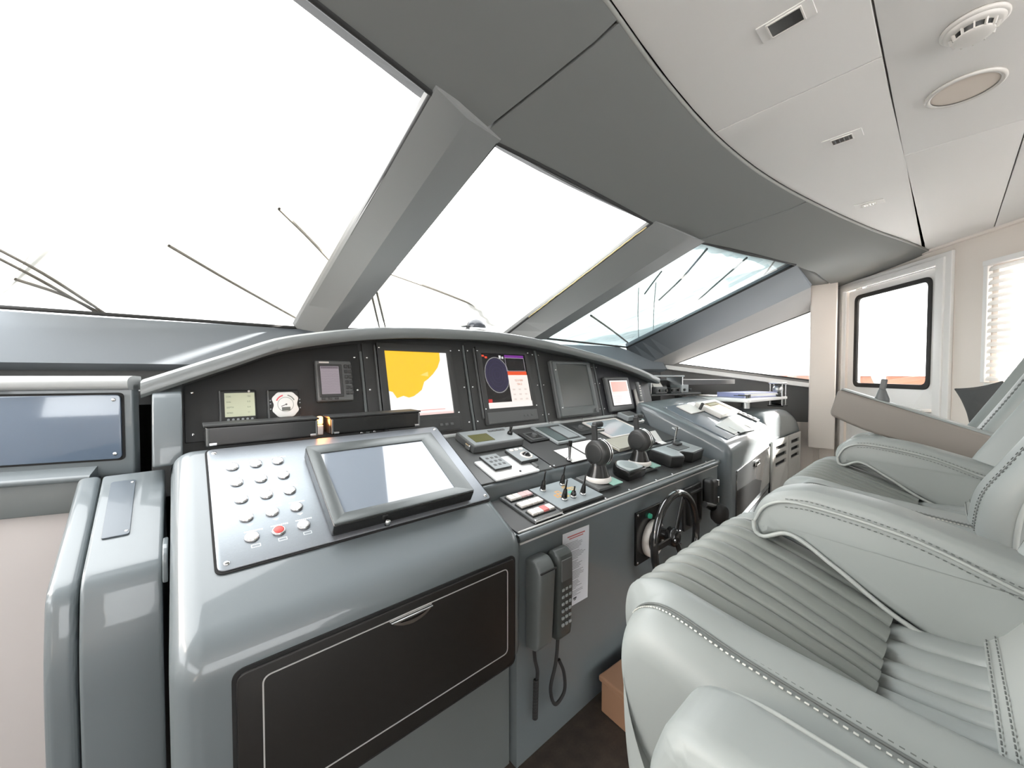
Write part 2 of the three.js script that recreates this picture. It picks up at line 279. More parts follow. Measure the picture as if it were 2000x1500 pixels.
// port side and aft walls, outside the frame
{
  const w = sgroup('wall_port', [-1.95, 0, 0], [0, PI / 2, 0]); w.userData.label = 'cream port wall with long side windows';
  const sh = rpoly([[-3.2, 0.12], [2.4, 0.12], [2.4, 2.16], [-3.2, 2.16]]); sh.holes.push(rrect(-2.6, 1.1, -0.5, 1.85, 0.03)); sh.holes.push(rrect(0.1, 1.15, 1.6, 1.8, 0.05));
  mesh('panel', ext(sh, 0.07).translate(0, 0, -0.07), cream, w);
  const q = sgroup('window_6', [-1.95, 0, 0], [0, PI / 2, 0]); q.userData.label = 'long port side windows';
  mesh('pane', box(2.2, 0.8, 0.006), glassM, q, [-1.55, 1.475, -0.04]); mesh('pane', box(1.6, 0.7, 0.006), glassM, q, [0.85, 1.475, -0.04]);
  const aft = sgroup('wall_aft', [0.7, 0, 3.2], [0, PI, 0]); aft.userData.label = 'cream aft bulkhead with a wide window';
  const s2 = rpoly([[-2.7, 0.12], [2.7, 0.12], [2.7, 2.16], [-2.7, 2.16]]); s2.holes.push(rrect(-1.6, 0.7, 1.6, 1.95, 0.04)); mesh('panel', ext(s2, 0.07).translate(0, 0, -0.07), cream, aft);
  const q2 = sgroup('window_7', [0.7, 0, 3.2], [0, PI, 0]); q2.userData.label = 'wide aft window'; mesh('pane', box(3.3, 1.35, 0.006), glassM, q2, [0, 1.32, -0.04]);
}

// ceiling fittings
[[1.11, -0.271, 'black square ceiling downlight nearest the windscreen mullion', 1], [1.81, -0.264, 'ceiling downlight with patterned insert between the other two', 0.85], [2.601, -0.271, 'pale rectangular ceiling fitting nearest the side door', 0.7]].forEach(([x, z, label, k], i) => {
  k *= 1.22; const t = thing('ceiling_downlight', label, 'downlight', [x, 2.1, z], [PI / 2, 0, 0], 'downlights in a row across the ceiling');
  mesh('plate', box(0.06, 0.11, 0.003, 0.001), ceilM, t, [0, 0, 0.0016]);
  const fr = rrect(-0.021 * k, -0.029 * k, 0.021 * k, 0.029 * k, 0.002); fr.holes.push(rrect(-0.018 * k, -0.026 * k, 0.018 * k, 0.026 * k, 0.001));
  mesh('rim', ext(fr, 0.004, 0.0008), plasticW, t, [0, 0, 0.003]);
  mesh('insert', box(0.036 * k, 0.052 * k, 0.002), i === 2 ? plasticW : blackGloss, t, [0, 0, 0.0045]);
  if (i) for (let j = 0; j < 4; j++) mesh('fin', box(0.03 * k, 0.003, 0.002), i === 2 ? satin : midGray, t, [0, (j - 1.5) * 0.012 * k, 0.006]);
});
{
  const t = thing('smoke_detector', 'cream round smoke detector with dark slots on the ceiling', 'detector', [1.462, 2.1, 0.027], [PI, 0, 0]); t.scale.setScalar(0.88);
  mesh('base', lathe([[0, 0], [0.062, 0], [0.064, 0.004], [0.064, 0.009], [0.058, 0.013], [0.0, 0.013]]), plasticW, t);
  mesh('dome', lathe([[0.058, 0.012], [0.056, 0.018], [0.05, 0.021], [0.04, 0.022]]), plasticW, t);
  mesh('sensor_core', at(cyl(0.037, 0.041, 0.014, 24), 0, 0.027, 0), blackGloss, t);
  for (let k = 0; k < 12; k++) { const a = k * PI / 6; mesh('rib', at(box(0.0035, 0.018, 0.008), 0.041 * Math.sin(a), 0.028, 0.041 * Math.cos(a), R(-14), a), plasticW, t); }
  mesh('cap', lathe([[0.036, 0.032], [0.039, 0.034], [0.037, 0.038], [0.026, 0.041], [0, 0.042]]), plasticW, t);
  const s = thing('ceiling_speaker', 'round beige ceiling speaker grille beside the smoke detector', 'speaker', [1.77, 2.1, 0.018], [PI, 0, 0]);
  mesh('rim', lathe([[0.066, 0], [0.08, 0], [0.081, 0.005], [0.075, 0.009], [0.068, 0.006]], 48), plasticW, s);
  mesh('grille', lathe([[0.0, 0.006], [0.05, 0.0055], [0.068, 0.004]], 48), M({ color: rgb(0.74, 0.65, 0.57), roughness: 0.7 }), s);
}

// ================================================================== OUTSIDE
const fabric = M({ color: rgb(0.27, 0.335, 0.34), roughness: 1, transmission: 0.45, thickness: 0 });
const fabric2 = M({ color: rgb(0.215, 0.215, 0.2), roughness: 1, transmission: 0.55, thickness: 0 });
const cordM = M({ color: rgb(0.16, 0.15, 0.13), roughness: 0.9 });
const pts = (l) => l.map((p) => V(...p));
function onPane(q, u, v, off) { const n = pn(q); if (n.y < 0) n.negate(); return bil(q, u, v).addScaledVector(n, off); }
{
  const t = thing('windscreen_cover', 'pale blue wrinkled fabric cover over the starboard windscreen pane', 'cover');
  mesh('sheet', grid(110, 80, (u, v) => onPane(P.stbd, u * 1.4 - 0.15, v * 1.3 - 0.18, 0.075 + 0.02 * noise(u * 6 + v * 5, v * 3 - u * 2) + 0.016 * Math.abs(noise(u * 12 - v * 11, v * 4 + u * 3, 2)))), fabric, t);
  const seamM = M({ color: rgb(0.12, 0.14, 0.14), roughness: 0.9 });
  for (const [r, l] of [[6, [[2.273, 1.965, -0.912], [2.511, 1.881, -1.171], [2.691, 1.801, -1.419]]], [6, [[2.695, 1.983, -0.84], [2.868, 1.916, -1.048], [3.088, 1.835, -1.3]]], [5, [[2.994, 2.003, -0.768], [3.207, 1.961, -0.894], [3.393, 1.921, -1.018]]], [5, [[2.245, 1.884, -1.169], [2.339, 1.849, -1.277], [2.45, 1.81, -1.398]]], [3, [[2.302, 1.824, -1.358], [2.734, 1.739, -1.616], [3.45, 1.6, -2.03]]], [3, [[2.364, 1.852, -1.269], [2.842, 1.762, -1.541], [3.5, 1.64, -1.9]]]]) mesh('seam', tube(pts(l), r / 1000, 20, 6), seamM, t);
  mesh('cord', tube(pts([[2.339, 1.693, -1.775], [2.86, 1.635, -1.942], [3.5, 1.56, -2.16]]), 0.008, 20, 6), cordM, t);
}
{
  const t = thing('foredeck_cover', 'cream fabric cover spread outside over the port windscreen pane', 'cover');
  const lim = curve(pts([[-0.57, 1.531, -2.622], [-0.344, 1.692, -2.05], [-0.253, 1.754, -1.833], [-0.173, 1.79, -1.709], [-0.056, 1.811, -1.642], [0.068, 1.823, -1.613], [0.296, 1.84, -1.572], [0.6, 1.85, -1.568]])), bot = curve(pts([[-0.6, 1.52, -2.66], [0, 1.53, -2.65], [0.62, 1.535, -2.66]]));
  mesh('sheet', grid(80, 30, (u, v) => bot.getPoint(u).lerp(lim.getPoint(u), v).add(V(0, 0.05 + 0.012 * noise(u * 9, v * 6), 0))), fabric2, t);
  for (const l of [[[-0.484, 1.685, -2.064], [-0.394, 1.635, -2.259], [-0.268, 1.538, -2.63]], [[-0.499, 1.668, -2.123], [-0.407, 1.615, -2.33], [-0.287, 1.533, -2.646]], [[-0.47, 1.611, -2.336], [-0.373, 1.584, -2.447], [-0.277, 1.537, -2.631]], [[-0.027, 1.733, -1.934], [0.177, 1.675, -2.172], [0.562, 1.571, -2.597]], [[0.273, 1.839, -1.576], [0.393, 1.806, -1.71], [0.556, 1.758, -1.904]]]) mesh('cord', tube(pts(l), 0.006, 20, 6), cordM, t);
  const m = thing('foredeck_cover', 'cream fabric cover spread outside over the middle windscreen pane', 'cover');
  mesh('sheet', grid(40, 20, (u, v) => onPane(P.mid, u * 1.04 - 0.02, -0.08 + v * (0.47 - 0.1 * u), 0.115 + 0.012 * noise(u * 9, v * 6, 3))), fabric2, m);
  for (const l of [[[0.795, 1.767, -1.881], [1.166, 1.738, -1.984], [1.9, 1.67, -2.22]], [[0.803, 1.702, -2.112], [1.057, 1.558, -2.623]], [[0.832, 1.704, -2.103], [1.098, 1.56, -2.615]]]) mesh('cord', tube(pts(l), 0.006, 20, 6), cordM, m);
}

// ================================================================== HELM CONSOLE
const helm = thing('helm_console', 'long grey helm console with arched instrument hood', 'console');
{
  mesh('body', exX([[-0.756, 0.12], [-0.756, 0.807, 0.02], [-0.945, 0.844], [-0.95, 0.893, 0.008], [-1.298, 0.998], [-1.3, 0.12]], 0.676, 2.045, 0, 0), gray, helm);
  mesh('front_nosing', tube([[0.68, 0.802, -0.757], [1.4, 0.802, -0.757], [2.06, 0.802, -0.757]], 0.011, 20, 12), gray, helm);
  mesh('edge_strip', box(1.36, 0.005, 0.004), M({ color: rgb(0.6, 0.6, 0.59), roughness: 0.3 }), helm, [1.365, 0.787, -0.7545]);
  mesh('edge_strip', box(1.34, 0.003, 0.006), M({ color: rgb(0.6, 0.6, 0.59), roughness: 0.3 }), helm, [1.36, 0.815, -0.764]);
  mesh('plinth', box(0.66, 0.32, 0.3), grayFlat, helm, [0.34, 0.32, -0.93]);
  // hood along the arch
  const arch = [[-0.075, 1.232], [0.103, 1.307], [0.239, 1.361], [0.538, 1.413], [0.909, 1.432], [1.15, 1.428], [1.484, 1.397], [1.942, 1.335], [2.2, 1.285], [2.44, 1.225]];
  const hy = (x) => interp(arch, x), secs = [];
  const prof = [[-1.272, -0.012], [-1.276, -0.004], [-1.287, 0], [-1.34, 0.004], [-1.66, -0.03], [-1.66, -0.05], [-1.36, -0.035], [-1.30, -0.040], [-1.282, -0.040], [-1.274, -0.032]];
  for (let i = 0; i <= 70; i++) { const x = lerp(-0.075, 2.44, i / 70); secs.push(prof.map(([z, y]) => V(x, hy(x) + y, z))); }
  mesh('hood', skin(secs, 40), M({ color: rgb(0.165, 0.178, 0.178), roughness: 0.45, clearcoat: 0.5, clearcoatRoughness: 0.2 }), helm);
  // dash board and panels, in the dash plane
  const dash = part('dash', helm); dash.position.set(0, 1, -1.2975); dash.rotation.x = -DT;
  const topS = (x) => (hy(x) - 0.036 - 1) / Math.cos(DT);
  const pnl = (x0, x1, s0, inset = 0.012) => { const o = [[x0, s0], [x1, s0]]; for (let i = 0; i <= 14; i++) { const x = lerp(x1, x0, i / 14); o.push([x, topS(x) - inset]); } return rpoly(o); };
  mesh('backboard', ext(pnl(-0.06, 2.42, -0.06, -0.01), 0.03).translate(0, 0, -0.035), charcoal, dash);
  const cols = [[0.004, 0.476, 0.07, black], [0.489, 0.915, 0.0, charcoal], [0.935, 1.355, 0.0, charcoal], [1.372, 1.825, 0.0, charcoal], [1.842, 2.33, 0.0, M({ color: rgb(0.035, 0.036, 0.042), roughness: 0.5 })]];
  for (const [x0, x1, s0, m] of cols) {
    mesh('instrument_panel', ext(pnl(x0, x1, s0), 0.008, 0.0015), m, dash, [0, 0, -0.005]);
  }
  for (const [x, s1] of [[0.482, 0.33], [0.925, 0.375], [1.363, 0.37], [1.833, 0.31]]) {
    mesh('divider', box(0.009, s1, 0.012, 0.002), grayFlat, dash, [x, s1 / 2 + 0.01, 0.001]);
    for (const s of [0.05, 0.2, s1 - 0.012]) for (const d of [-0.022, 0.022]) screw(dash, x + d, s, 0.003);
  }
  for (const [x, s] of [[0.02, 0.205], [0.23, 0.345], [0.02, 0.09]]) screw(dash, x, s, 0.003);
  mesh('cheek', exX([[-1.215, 1.03], [-1.265, 1.2], [-1.36, 1.23], [-1.45, 1.19], [-1.45, 1.03]], -0.055, 0.0, 0.01, 0.004), gray, helm);
  mesh('sill_rail', tube([[0.69, 1.003, -1.287], [1.4, 1.003, -1.287], [2.03, 1.003, -1.287]], 0.010, 10, 10), M({ color: rgb(0.5, 0.52, 0.52), roughness: 0.35 }), helm);
  for (const x of [0.9, 1.36, 1.38, 1.62, 1.9]) mesh('clip', box(0.008, 0.024, 0.02, 0.003), satin, helm, [x, 1.003, -1.283]);
  // upper tier panels
  const up = part('upper_deck', helm); up.position.set(0, 0.893, -0.95); up.rotation.x = -(PI / 2 - R(17));
  mesh('deck_panel', ext(rrect(0.68, 0.01, 1.04, 0.345, 0.006), 0.006, 0.001), midGray, up); mesh('deck_panel', ext(rrect(1.048, 0.01, 2.03, 0.345, 0.006), 0.006, 0.001), charcoal, up);
  for (const [x, s] of [[1.035, 0.02], [1.055, 0.02], [1.03, 0.335], [0.69, 0.02]]) screw(up, x, s, 0.006);
  const lo = part('lower_deck', helm); lo.position.set(0, 0.807, -0.756); lo.rotation.x = -(PI / 2 - R(11));
  mesh('deck_panel', ext(rrect(0.69, 0.012, 2.04, 0.185, 0.006), 0.004, 0.001), charcoal, lo);
  for (const x of [0.885, 1.11, 1.26, 1.46, 1.6, 1.95]) screw(lo, x, 0.02, 0.005);
}

// ------------------------------------------------------------------ devices on the dash
{
  const lcdTex = canvasTex(256, 220, (k, w, h) => { k.fillStyle = '#b9bda4'; k.fillRect(0, 0, w, h); k.strokeStyle = '#6f7466'; k.fillStyle = '#5d6256'; k.font = '20px sans-serif'; ['COG', 'SOG', 'DEPTH', 'WIND'].forEach((t, i) => { k.fillText(t, 14, 40 + i * 50); k.fillText(['182', '0.0', '6.4', '11'][i], 190, 40 + i * 50); }); });
  const t = onDash('instrument_display', 'small square instrument with olive liquid crystal screen on the black panel', 'display', 0.121, 0.159, 0.004);
  mesh('housing', box(0.086, 0.094, 0.018, 0.005), black, t, [0, 0, 0.0092]);
  mesh('edge_trim', box(0.004, 0.09, 0.018, 0.001), midGray, t, [-0.042, 0, 0.0098]);
  mesh('display_screen', plane(0.07, 0.068), M({ color: 0xffffff, map: lcdTex, roughness: 0.3, emissive: 0xffffff, emissiveMap: lcdTex, emissiveIntensity: 0.3 / EXPOSURE }), t, [0.003, 0.004, 0.0185]);
  for (let i = 0; i < 6; i++) mesh('button', at(cyl(0.0032, 0.0032, 0.004, 12), 0, 0, 0, PI / 2), paleGray, t, [-0.025 + i * 0.011, -0.038, 0.019]);
  mesh('indicator', at(cyl(0.003, 0.003, 0.003, 10), 0, 0, 0, PI / 2), plasticW, t, [0.025, 0.042, 0.018]);
}
{
  const tex = canvasTex(256, 256, (k) => { k.fillStyle = '#eef0ee'; k.fillRect(0, 0, 256, 256); k.lineWidth = 12; k.strokeStyle = '#e05a66'; k.beginPath(); k.arc(128, 120, 84, PI * 1.12, PI * 1.42); k.stroke(); k.strokeStyle = '#8d9690'; k.beginPath(); k.arc(128, 120, 84, PI * 1.58, PI * 1.88); k.stroke(); k.lineWidth = 5; k.strokeStyle = '#9aa19c'; k.beginPath(); k.arc(128, 128, 70, 0, 2 * PI); k.stroke(); k.strokeStyle = '#444'; k.lineWidth = 6; k.beginPath(); k.moveTo(128, 130); k.lineTo(88, 146); k.stroke(); k.beginPath(); k.arc(134, 128, 9, 0, 7); k.fillStyle = '#666'; k.fill(); k.fillStyle = '#6c706a'; k.fillRect(92, 154, 76, 36); });
  const t = onDash('dial_gauge', 'square black gauge with a white notched dial face', 'gauge', 0.234, 0.158, 0.004);
  mesh('housing', box(0.084, 0.094, 0.014, 0.006), black, t, [0, 0, 0.0072]); mesh('edge_trim', box(0.004, 0.09, 0.015, 0.001), midGray, t, [-0.041, 0, 0.0082]);
  const face = rpoly([[-0.02, -0.038], [0.02, -0.038], [0.036, -0.018], [0.03, 0], [0.036, 0.02], [0.02, 0.038], [-0.02, 0.038], [-0.036, 0.02], [-0.03, 0], [-0.036, -0.018]], 0.006);
  const fg = ext(face, 0.003, 0.0005); const uv = fg.attributes.uv, ps = fg.attributes.position; for (let i = 0; i < uv.count; i++) uv.setXY(i, ps.getX(i) / 0.076 + 0.5, ps.getY(i) / 0.08 + 0.5);
  mesh('dial_face', fg, M({ color: 0xffffff, map: tex, roughness: 0.4 }), t, [0.003, 0, 0.014]);
  for (const x of [-0.036, 0.042]) for (const y of [-0.012, 0.004, 0.014]) mesh('pip', at(cyl(0.002, 0.002, 0.002, 8), 0, 0, 0, PI / 2), paleGray, t, [x, y, 0.0145]);
}
{
  const tex = canvasTex(256, 420, (k, w, h) => { k.fillStyle = '#c9bcc4'; k.fillRect(0, 0, w, h); k.fillStyle = '#8b7f88'; k.fillRect(8, 8, w - 16, 26); k.strokeStyle = '#a795a0'; k.lineWidth = 3; for (let i = 0; i < 9; i++) { k.beginPath(); for (let x = 0; x < w; x += 8) k.lineTo(x, 80 + i * 38 + 16 * noise(x / 40, i)); k.stroke(); } });
  const t = onDash('navigation_receiver', 'dark grey receiver with a pale screen and keypad column above the small gauges', 'receiver', 0.382, 0.229, 0.004);
  mesh('housing', box(0.112, 0.138, 0.024, 0.006), midGray, t, [0, 0, 0.0122]); mesh('bezel', box(0.074, 0.11, 0.006, 0.002), charcoal, t, [-0.013, 0, 0.024]);
  mesh('display_screen', plane(0.057, 0.093), glow(tex, 0.55), t, [-0.015, 0.001, 0.0275]);
  for (let i = 0; i < 6; i++) for (let j = 0; j < 2; j++) mesh('key', box(0.011, 0.012, 0.005, 0.003), charcoal, t, [0.036 + j * 0.014, 0.048 - i * 0.018, 0.0265]);
  for (let i = 0; i < 3; i++) mesh('key', box(0.012, 0.007, 0.004, 0.002), charcoal, t, [-0.04 + i * 0.02, -0.06, 0.026]);
  mesh('name_bar', box(0.03, 0.005, 0.002), plasticW, t, [-0.03, 0.061, 0.0255]);
}
function bigScreen(name, label, x0, x1, s0, s1, tex, k, extra) {
  const t = onDash(name, label, 'monitor', (x0 + x1) / 2, (s0 + s1) / 2, 0.004), w = x1 - x0, h = s1 - s0;
  const fr = rrect(-w / 2 - 0.028, -h / 2 - 0.072, w / 2 + 0.028, h / 2 + 0.03, 0.006); fr.holes.push(rrect(-w / 2, -h / 2, w / 2, h / 2, 0.002));
  mesh('bezel', ext(fr, 0.012, 0.002), charcoal, t);
  mesh('display_screen', plane(w, h), glow(tex, k), t, [0, 0, 0.006]);
  mesh('lower_strip', box(w + 0.03, 0.05, 0.006, 0.002), extra ?? charcoal, t, [0, -h / 2 - 0.042, 0.012]);
  for (const i of [0, 1, 2]) mesh('key', box(0.014, 0.01, 0.004, 0.002), midGray, t, [w / 2 - 0.07 + i * 0.024, -h / 2 - 0.044, 0.016]);
  for (const sx of [-1, 1]) for (const sy of [-1, 1]) screw(t, sx * (w / 2 + 0.02), sy * (h / 2) + (sy < 0 ? 0 : 0.01), 0.012, 0.004);
  mesh('side_rail', box(0.006, h + 0.06, 0.01, 0.002), midGray, t, [-w / 2 - 0.035, -0.01, 0.006]);
  return t;
}
{
  const chart = canvasTex(512, 480, (k, w, h) => {
    k.fillStyle = '#fffefa'; k.fillRect(0, 0, w, h); const pts = []; k.fillStyle = '#ffc637'; k.beginPath(); k.moveTo(0, 0); k.lineTo(w - 60, 0);
    const e = [[450, 60], [420, 120], [372, 170], [320, 210], [290, 230], [262, 290], [226, 315], [190, 335], [150, 345], [110, 330], [60, 345], [30, 300], [0, 290]];
    for (const [x, y] of e) k.lineTo(x + 6 * noise(x, y), y); k.closePath(); k.fill();
    k.fillStyle = '#ffd873'; k.beginPath(); k.moveTo(260, 180); k.lineTo(330, 150); k.lineTo(330, 190); k.closePath(); k.fill();
    k.fillStyle = '#e8a4a0'; k.fillRect(120, 440, 320, 6); k.fillStyle = '#f2d0cc'; k.fillRect(0, 462, w, 18);
  });
  bigScreen('chart_monitor', 'large monitor showing a bright yellow and white sea chart', 0.567, 0.831, 0.093, 0.345, chart, 1.15);
  const radar = canvasTex(512, 480, (k, w, h) => {
    k.fillStyle = '#1c1b1c'; k.fillRect(0, 0, w, h);
    k.save(); k.translate(150, 190); k.fillStyle = '#2b2740'; k.beginPath(); k.ellipse(0, 0, 128, 150, 0, 0, 2 * PI); k.fill();
    k.strokeStyle = '#5b567a'; k.lineWidth = 2; for (const f of [0.25, 0.5, 0.75, 1]) { k.beginPath(); k.ellipse(0, 0, 116 * f, 138 * f, 0, 0, 2 * PI); k.stroke(); }
    k.strokeStyle = '#d9d9dc'; k.lineWidth = 9; k.setLineDash([5, 7]); k.beginPath(); k.ellipse(0, 0, 132, 156, 0, 0, 2 * PI); k.stroke(); k.setLineDash([]); k.restore();
    k.fillStyle = '#f0563c'; k.fillRect(8, 14, 26, 16); k.fillRect(40, 26, 26, 18); k.fillStyle = '#e8e8e8'; k.fillRect(196, 14, 24, 28); k.fillRect(228, 24, 20, 20);
    k.fillStyle = '#7d3b94'; k.fillRect(262, 8, 232, 26); k.strokeStyle = '#d8d0dc'; k.lineWidth = 3; k.strokeRect(266, 34, 226, 120); k.fillStyle = '#ef5b33'; k.fillRect(270, 158, 232, 34);
    k.fillStyle = '#fdf3ec'; k.fillRect(270, 192, 236, 288); k.fillStyle = '#fdf6f2'; k.fillRect(0, 430, w, 50); k.fillStyle = '#d9413f'; k.fillRect(12, 400, 40, 30);
    k.fillStyle = '#d8a08c'; k.font = 'bold 26px sans-serif'; k.fillText('12.5 NM', 340, 250); k.fillText('184.2', 360, 284); k.fillStyle = '#b9a49c'; k.font = '18px sans-serif'; for (let i = 0; i < 3; i++) for (let j = 0; j < 3; j++) k.fillText('000', 300 + j * 70, 330 + i * 44);
  });
  bigScreen('radar_monitor', 'large monitor with a round dark radar picture and white data column', 1.010, 1.278, 0.098, 0.352, radar, 1.0, midGray);
  const t = onDash('dark_monitor', 'switched off grey monitor between the radar and the small bright screen', 'monitor', 1.598, 0.172, 0.004);
  mesh('housing', box(0.325, 0.305, 0.026, 0.008), midGray, t, [0, 0, 0.0134]);
  const fr = rrect(-0.155, -0.145, 0.155, 0.145, 0.006); fr.holes.push(rrect(-0.128, -0.1, 0.126, 0.132, 0.003)); mesh('bezel', ext(fr, 0.01, 0.003), grayFlat, t, [0, 0, 0.024]);
  mesh('glass', box(0.25, 0.228, 0.002), M({ color: rgb(0.09, 0.1, 0.098), roughness: 0.18 }), t, [0, 0.016, 0.028]);
  mesh('knob', at(cyl(0.011, 0.012, 0.012, 20), 0, 0, 0, PI / 2), midGray, t, [0.13, -0.128, 0.036]);
  for (const y of [-0.1, 0.1]) screw(t, -0.142, y, 0.034);
  const small = canvasTex(256, 220, (k, w, h) => { k.fillStyle = '#fff6f2'; k.fillRect(0, 0, w, h); k.fillStyle = '#f4a596'; k.fillRect(14, 10, w - 28, 90); k.fillStyle = '#fbd9d0'; k.fillRect(14, 100, w - 28, 20); k.fillStyle = '#cdbab4'; for (let i = 0; i < 4; i++) k.fillRect(20, 138 + i * 18, 150 - i * 20, 5); });
  const u = onDash('small_monitor', 'small bright screen in a pale grey bezel near the hood end', 'monitor', 2.008, 0.128, 0.004);
  mesh('housing', box(0.25, 0.21, 0.026, 0.008), midGray, u, [0, 0, 0.0134]); mesh('rim', box(0.205, 0.165, 0.004, 0.002), black, u, [0, 0.008, 0.0265]);
  mesh('display_screen', plane(0.188, 0.15), glow(small, 1.05), u, [0, 0.006, 0.0295]);
  const v = onDash('remote_handset', 'white and dark handheld remote clipped beside the small bright screen', 'remote', 2.225, 0.125, 0.02);
  mesh('cradle', box(0.075, 0.12, 0.02, 0.008), plasticW, v, [0.005, -0.03, 0.0105]); mesh('handset', box(0.034, 0.13, 0.018, 0.008), midGray, v, [-0.008, 0.01, 0.03], [0, 0, R(6)]);
  for (let i = 0; i < 5; i++) mesh('key', box(0.018, 0.008, 0.004, 0.002), plasticW, v, [-0.012 + 0.002 * i, -0.02 + i * 0.016, 0.040]);
  // compass on the hood
  const c = thing('hood_compass', 'small dark dome compass standing on top of the instrument hood', 'compass', [1.02, 1.438, -1.42]);
  mesh('base', lathe([[0, 0], [0.055, 0], [0.058, 0.006], [0.052, 0.018], [0.04, 0.022], [0, 0.022]]), satin, c);
  mesh('dome', new THREE.SphereGeometry(0.046, 24, 14, 0, 2 * PI, 0, PI / 2), M({ color: rgb(0.06, 0.065, 0.075), roughness: 0.2 }), c, [0, 0.02, 0]);
  mesh('visor', at(box(0.06, 0.006, 0.05, 0.003), -0.03, 0.028, -0.01), midGray, c);
}

// ------------------------------------------------------------------ port pod
const pod = thing('instrument_pod', 'grey glossy side pod with button plate and black drawer', 'pod');
{
  const q = R(29), tz = (s) => -0.72 - s * Math.cos(q), ty = (s) => 0.83 + s * Math.sin(q);
  mesh('body', exX([[-0.716, 0.485, 0.06], [-0.716, 0.827, 0.05], [tz(0.52), ty(0.52) - 0.001, 0.04], [tz(0.55), 0.95, 0.03], [-1.2, 0.485, 0.01]], -0.022, 0.672, 0, 0.042, 8), gray, pod);
  const top = part('top', pod); top.position.set(0, 0.83, -0.72); top.rotation.x = -(PI / 2 - q);
  const ptex = canvasTex(1024, 640, (k, w, h) => {
    k.fillStyle = '#8c8f95'; k.fillRect(0, 0, w, h);
    for (let i = 0; i < 26000; i++) { const g = 120 + rnd() * 40 | 0; k.fillStyle = `rgba(${g},${g + 4},${g + 8},0.35)`; k.fillRect(rnd() * w, rnd() * h, 2 + rnd() * 5, 1); }
    const X = (x) => (x - 0.045) / 0.61 * w, Y = (s) => (0.485 - s) / 0.345 * h; k.fillStyle = '#e4e8ea'; k.strokeStyle = '#e4e8ea'; k.lineWidth = 2;
    for (let c = 0; c < 3; c++) for (let r = 0; r < 5; r++) { const x = X(0.089 + c * 0.045 + r * 0.0035), y = Y(0.412 - r * 0.0543); for (let i = 0; i < 9; i++) k.fillRect(x - 26 + i * 6, y - 36, 4, 5 + (i % 3)); if (r < 4) { k.beginPath(); k.moveTo(x - 10, y + 32); k.lineTo(x + 10, y + 32); k.lineTo(x, y + 42); k.fill(); } else k.strokeRect(x - 12, y + 32, 24, 12); }
  });
  const pg = ext(rrect(0.042, 0.136, 0.652, 0.488, 0.014), 0.005, 0.001), puv = pg.attributes.uv, pp = pg.attributes.position;
  for (let i = 0; i < puv.count; i++) puv.setXY(i, (pp.getX(i) - 0.045) / 0.61, (pp.getY(i) - 0.14) / 0.345);
  mesh('plate_gap', ext(rrect(0.038, 0.132, 0.656, 0.492, 0.017), 0.004), darkGap, top, [0, 0, -0.0015]);
  const pl = mesh('button_plate', pg, M({ color: 0xffffff, map: ptex, roughness: 0.42, metalness: 0.6, iridescence: 1, iridescenceIOR: 1.8, iridescenceThicknessRange: [300, 900] }), top, [0, 0, 0.0002]);
  pl.userData.label = 'satin metal plate with printed legends';
  for (let c = 0; c < 3; c++) for (let r = 0; r < 5; r++) {
    const red = c === 1 && r === 4, b = new THREE.Group(); b.name = 'push_button'; b.position.set(0.0845 + c * 0.0455 + r * 0.0035, 0.4135 - r * 0.0543, 0.005); top.add(b);
    mesh('collar', at(lathe([[0, 0], [0.0125, 0], [0.0128, 0.003], [0.011, 0.0055], [0.0098, 0.0055]], 28), 0, 0, 0, PI / 2), chrome, b);
    mesh('cap', at(lathe([[0.0, 0.0068], [0.008, 0.0065], [0.0098, 0.0045], [0.0098, 0]], 24), 0, 0, 0, PI / 2), red ? M({ color: rgb(0.62, 0.07, 0.06), roughness: 0.4 }) : M({ color: rgb(0.86, 0.87, 0.86), roughness: 0.35 }), b);
  }
  for (const [x, s] of [[0.055, 0.472], [0.056, 0.151], [0.64, 0.472], [0.64, 0.15]]) screw(top, x, s, 0.0052, 0.0055);
  // drawer
  const d = part('drawer', pod); d.position.set(0, 0, -0.716);
  mesh('recess', ext(rrect(0.05, 0.508, 0.634, 0.79, 0.018), 0.004), darkGap, d, [0, 0, -0.002]);
  mesh('front', ext(rrect(0.056, 0.514, 0.628, 0.784, 0.014), 0.01, 0.002), M({ color: rgb(0.014, 0.013, 0.012), roughness: 0.45 }), d, [0, 0, -0.004]);
  const ln = rrect(0.089, 0.5505, 0.6055, 0.7665, 0.014); ln.holes.push(rrect(0.0912, 0.5527, 0.6033, 0.7643, 0.012)); mesh('inlay_line', ext(ln, 0.0012), M({ color: rgb(0.8, 0.8, 0.8), roughness: 0.3, metalness: 0.6 }), d, [0, 0, 0.0058]);
  const hs = new THREE.Shape(); hs.moveTo(-0.046, 0); hs.lineTo(0.046, 0); hs.quadraticCurveTo(0.03, -0.016, 0, -0.018); hs.quadraticCurveTo(-0.03, -0.016, -0.046, 0);
  const hh = new THREE.Path(); hh.moveTo(-0.036, -0.003); hh.lineTo(0.036, -0.003); hh.quadraticCurveTo(0.022, -0.0105, 0, -0.0115); hh.quadraticCurveTo(-0.022, -0.0105, -0.036, -0.003); hs.holes.push(hh);
  mesh('handle', ext(hs, 0.012, 0.002), chrome, d, [0.345, 0.764, 0.005]);
}
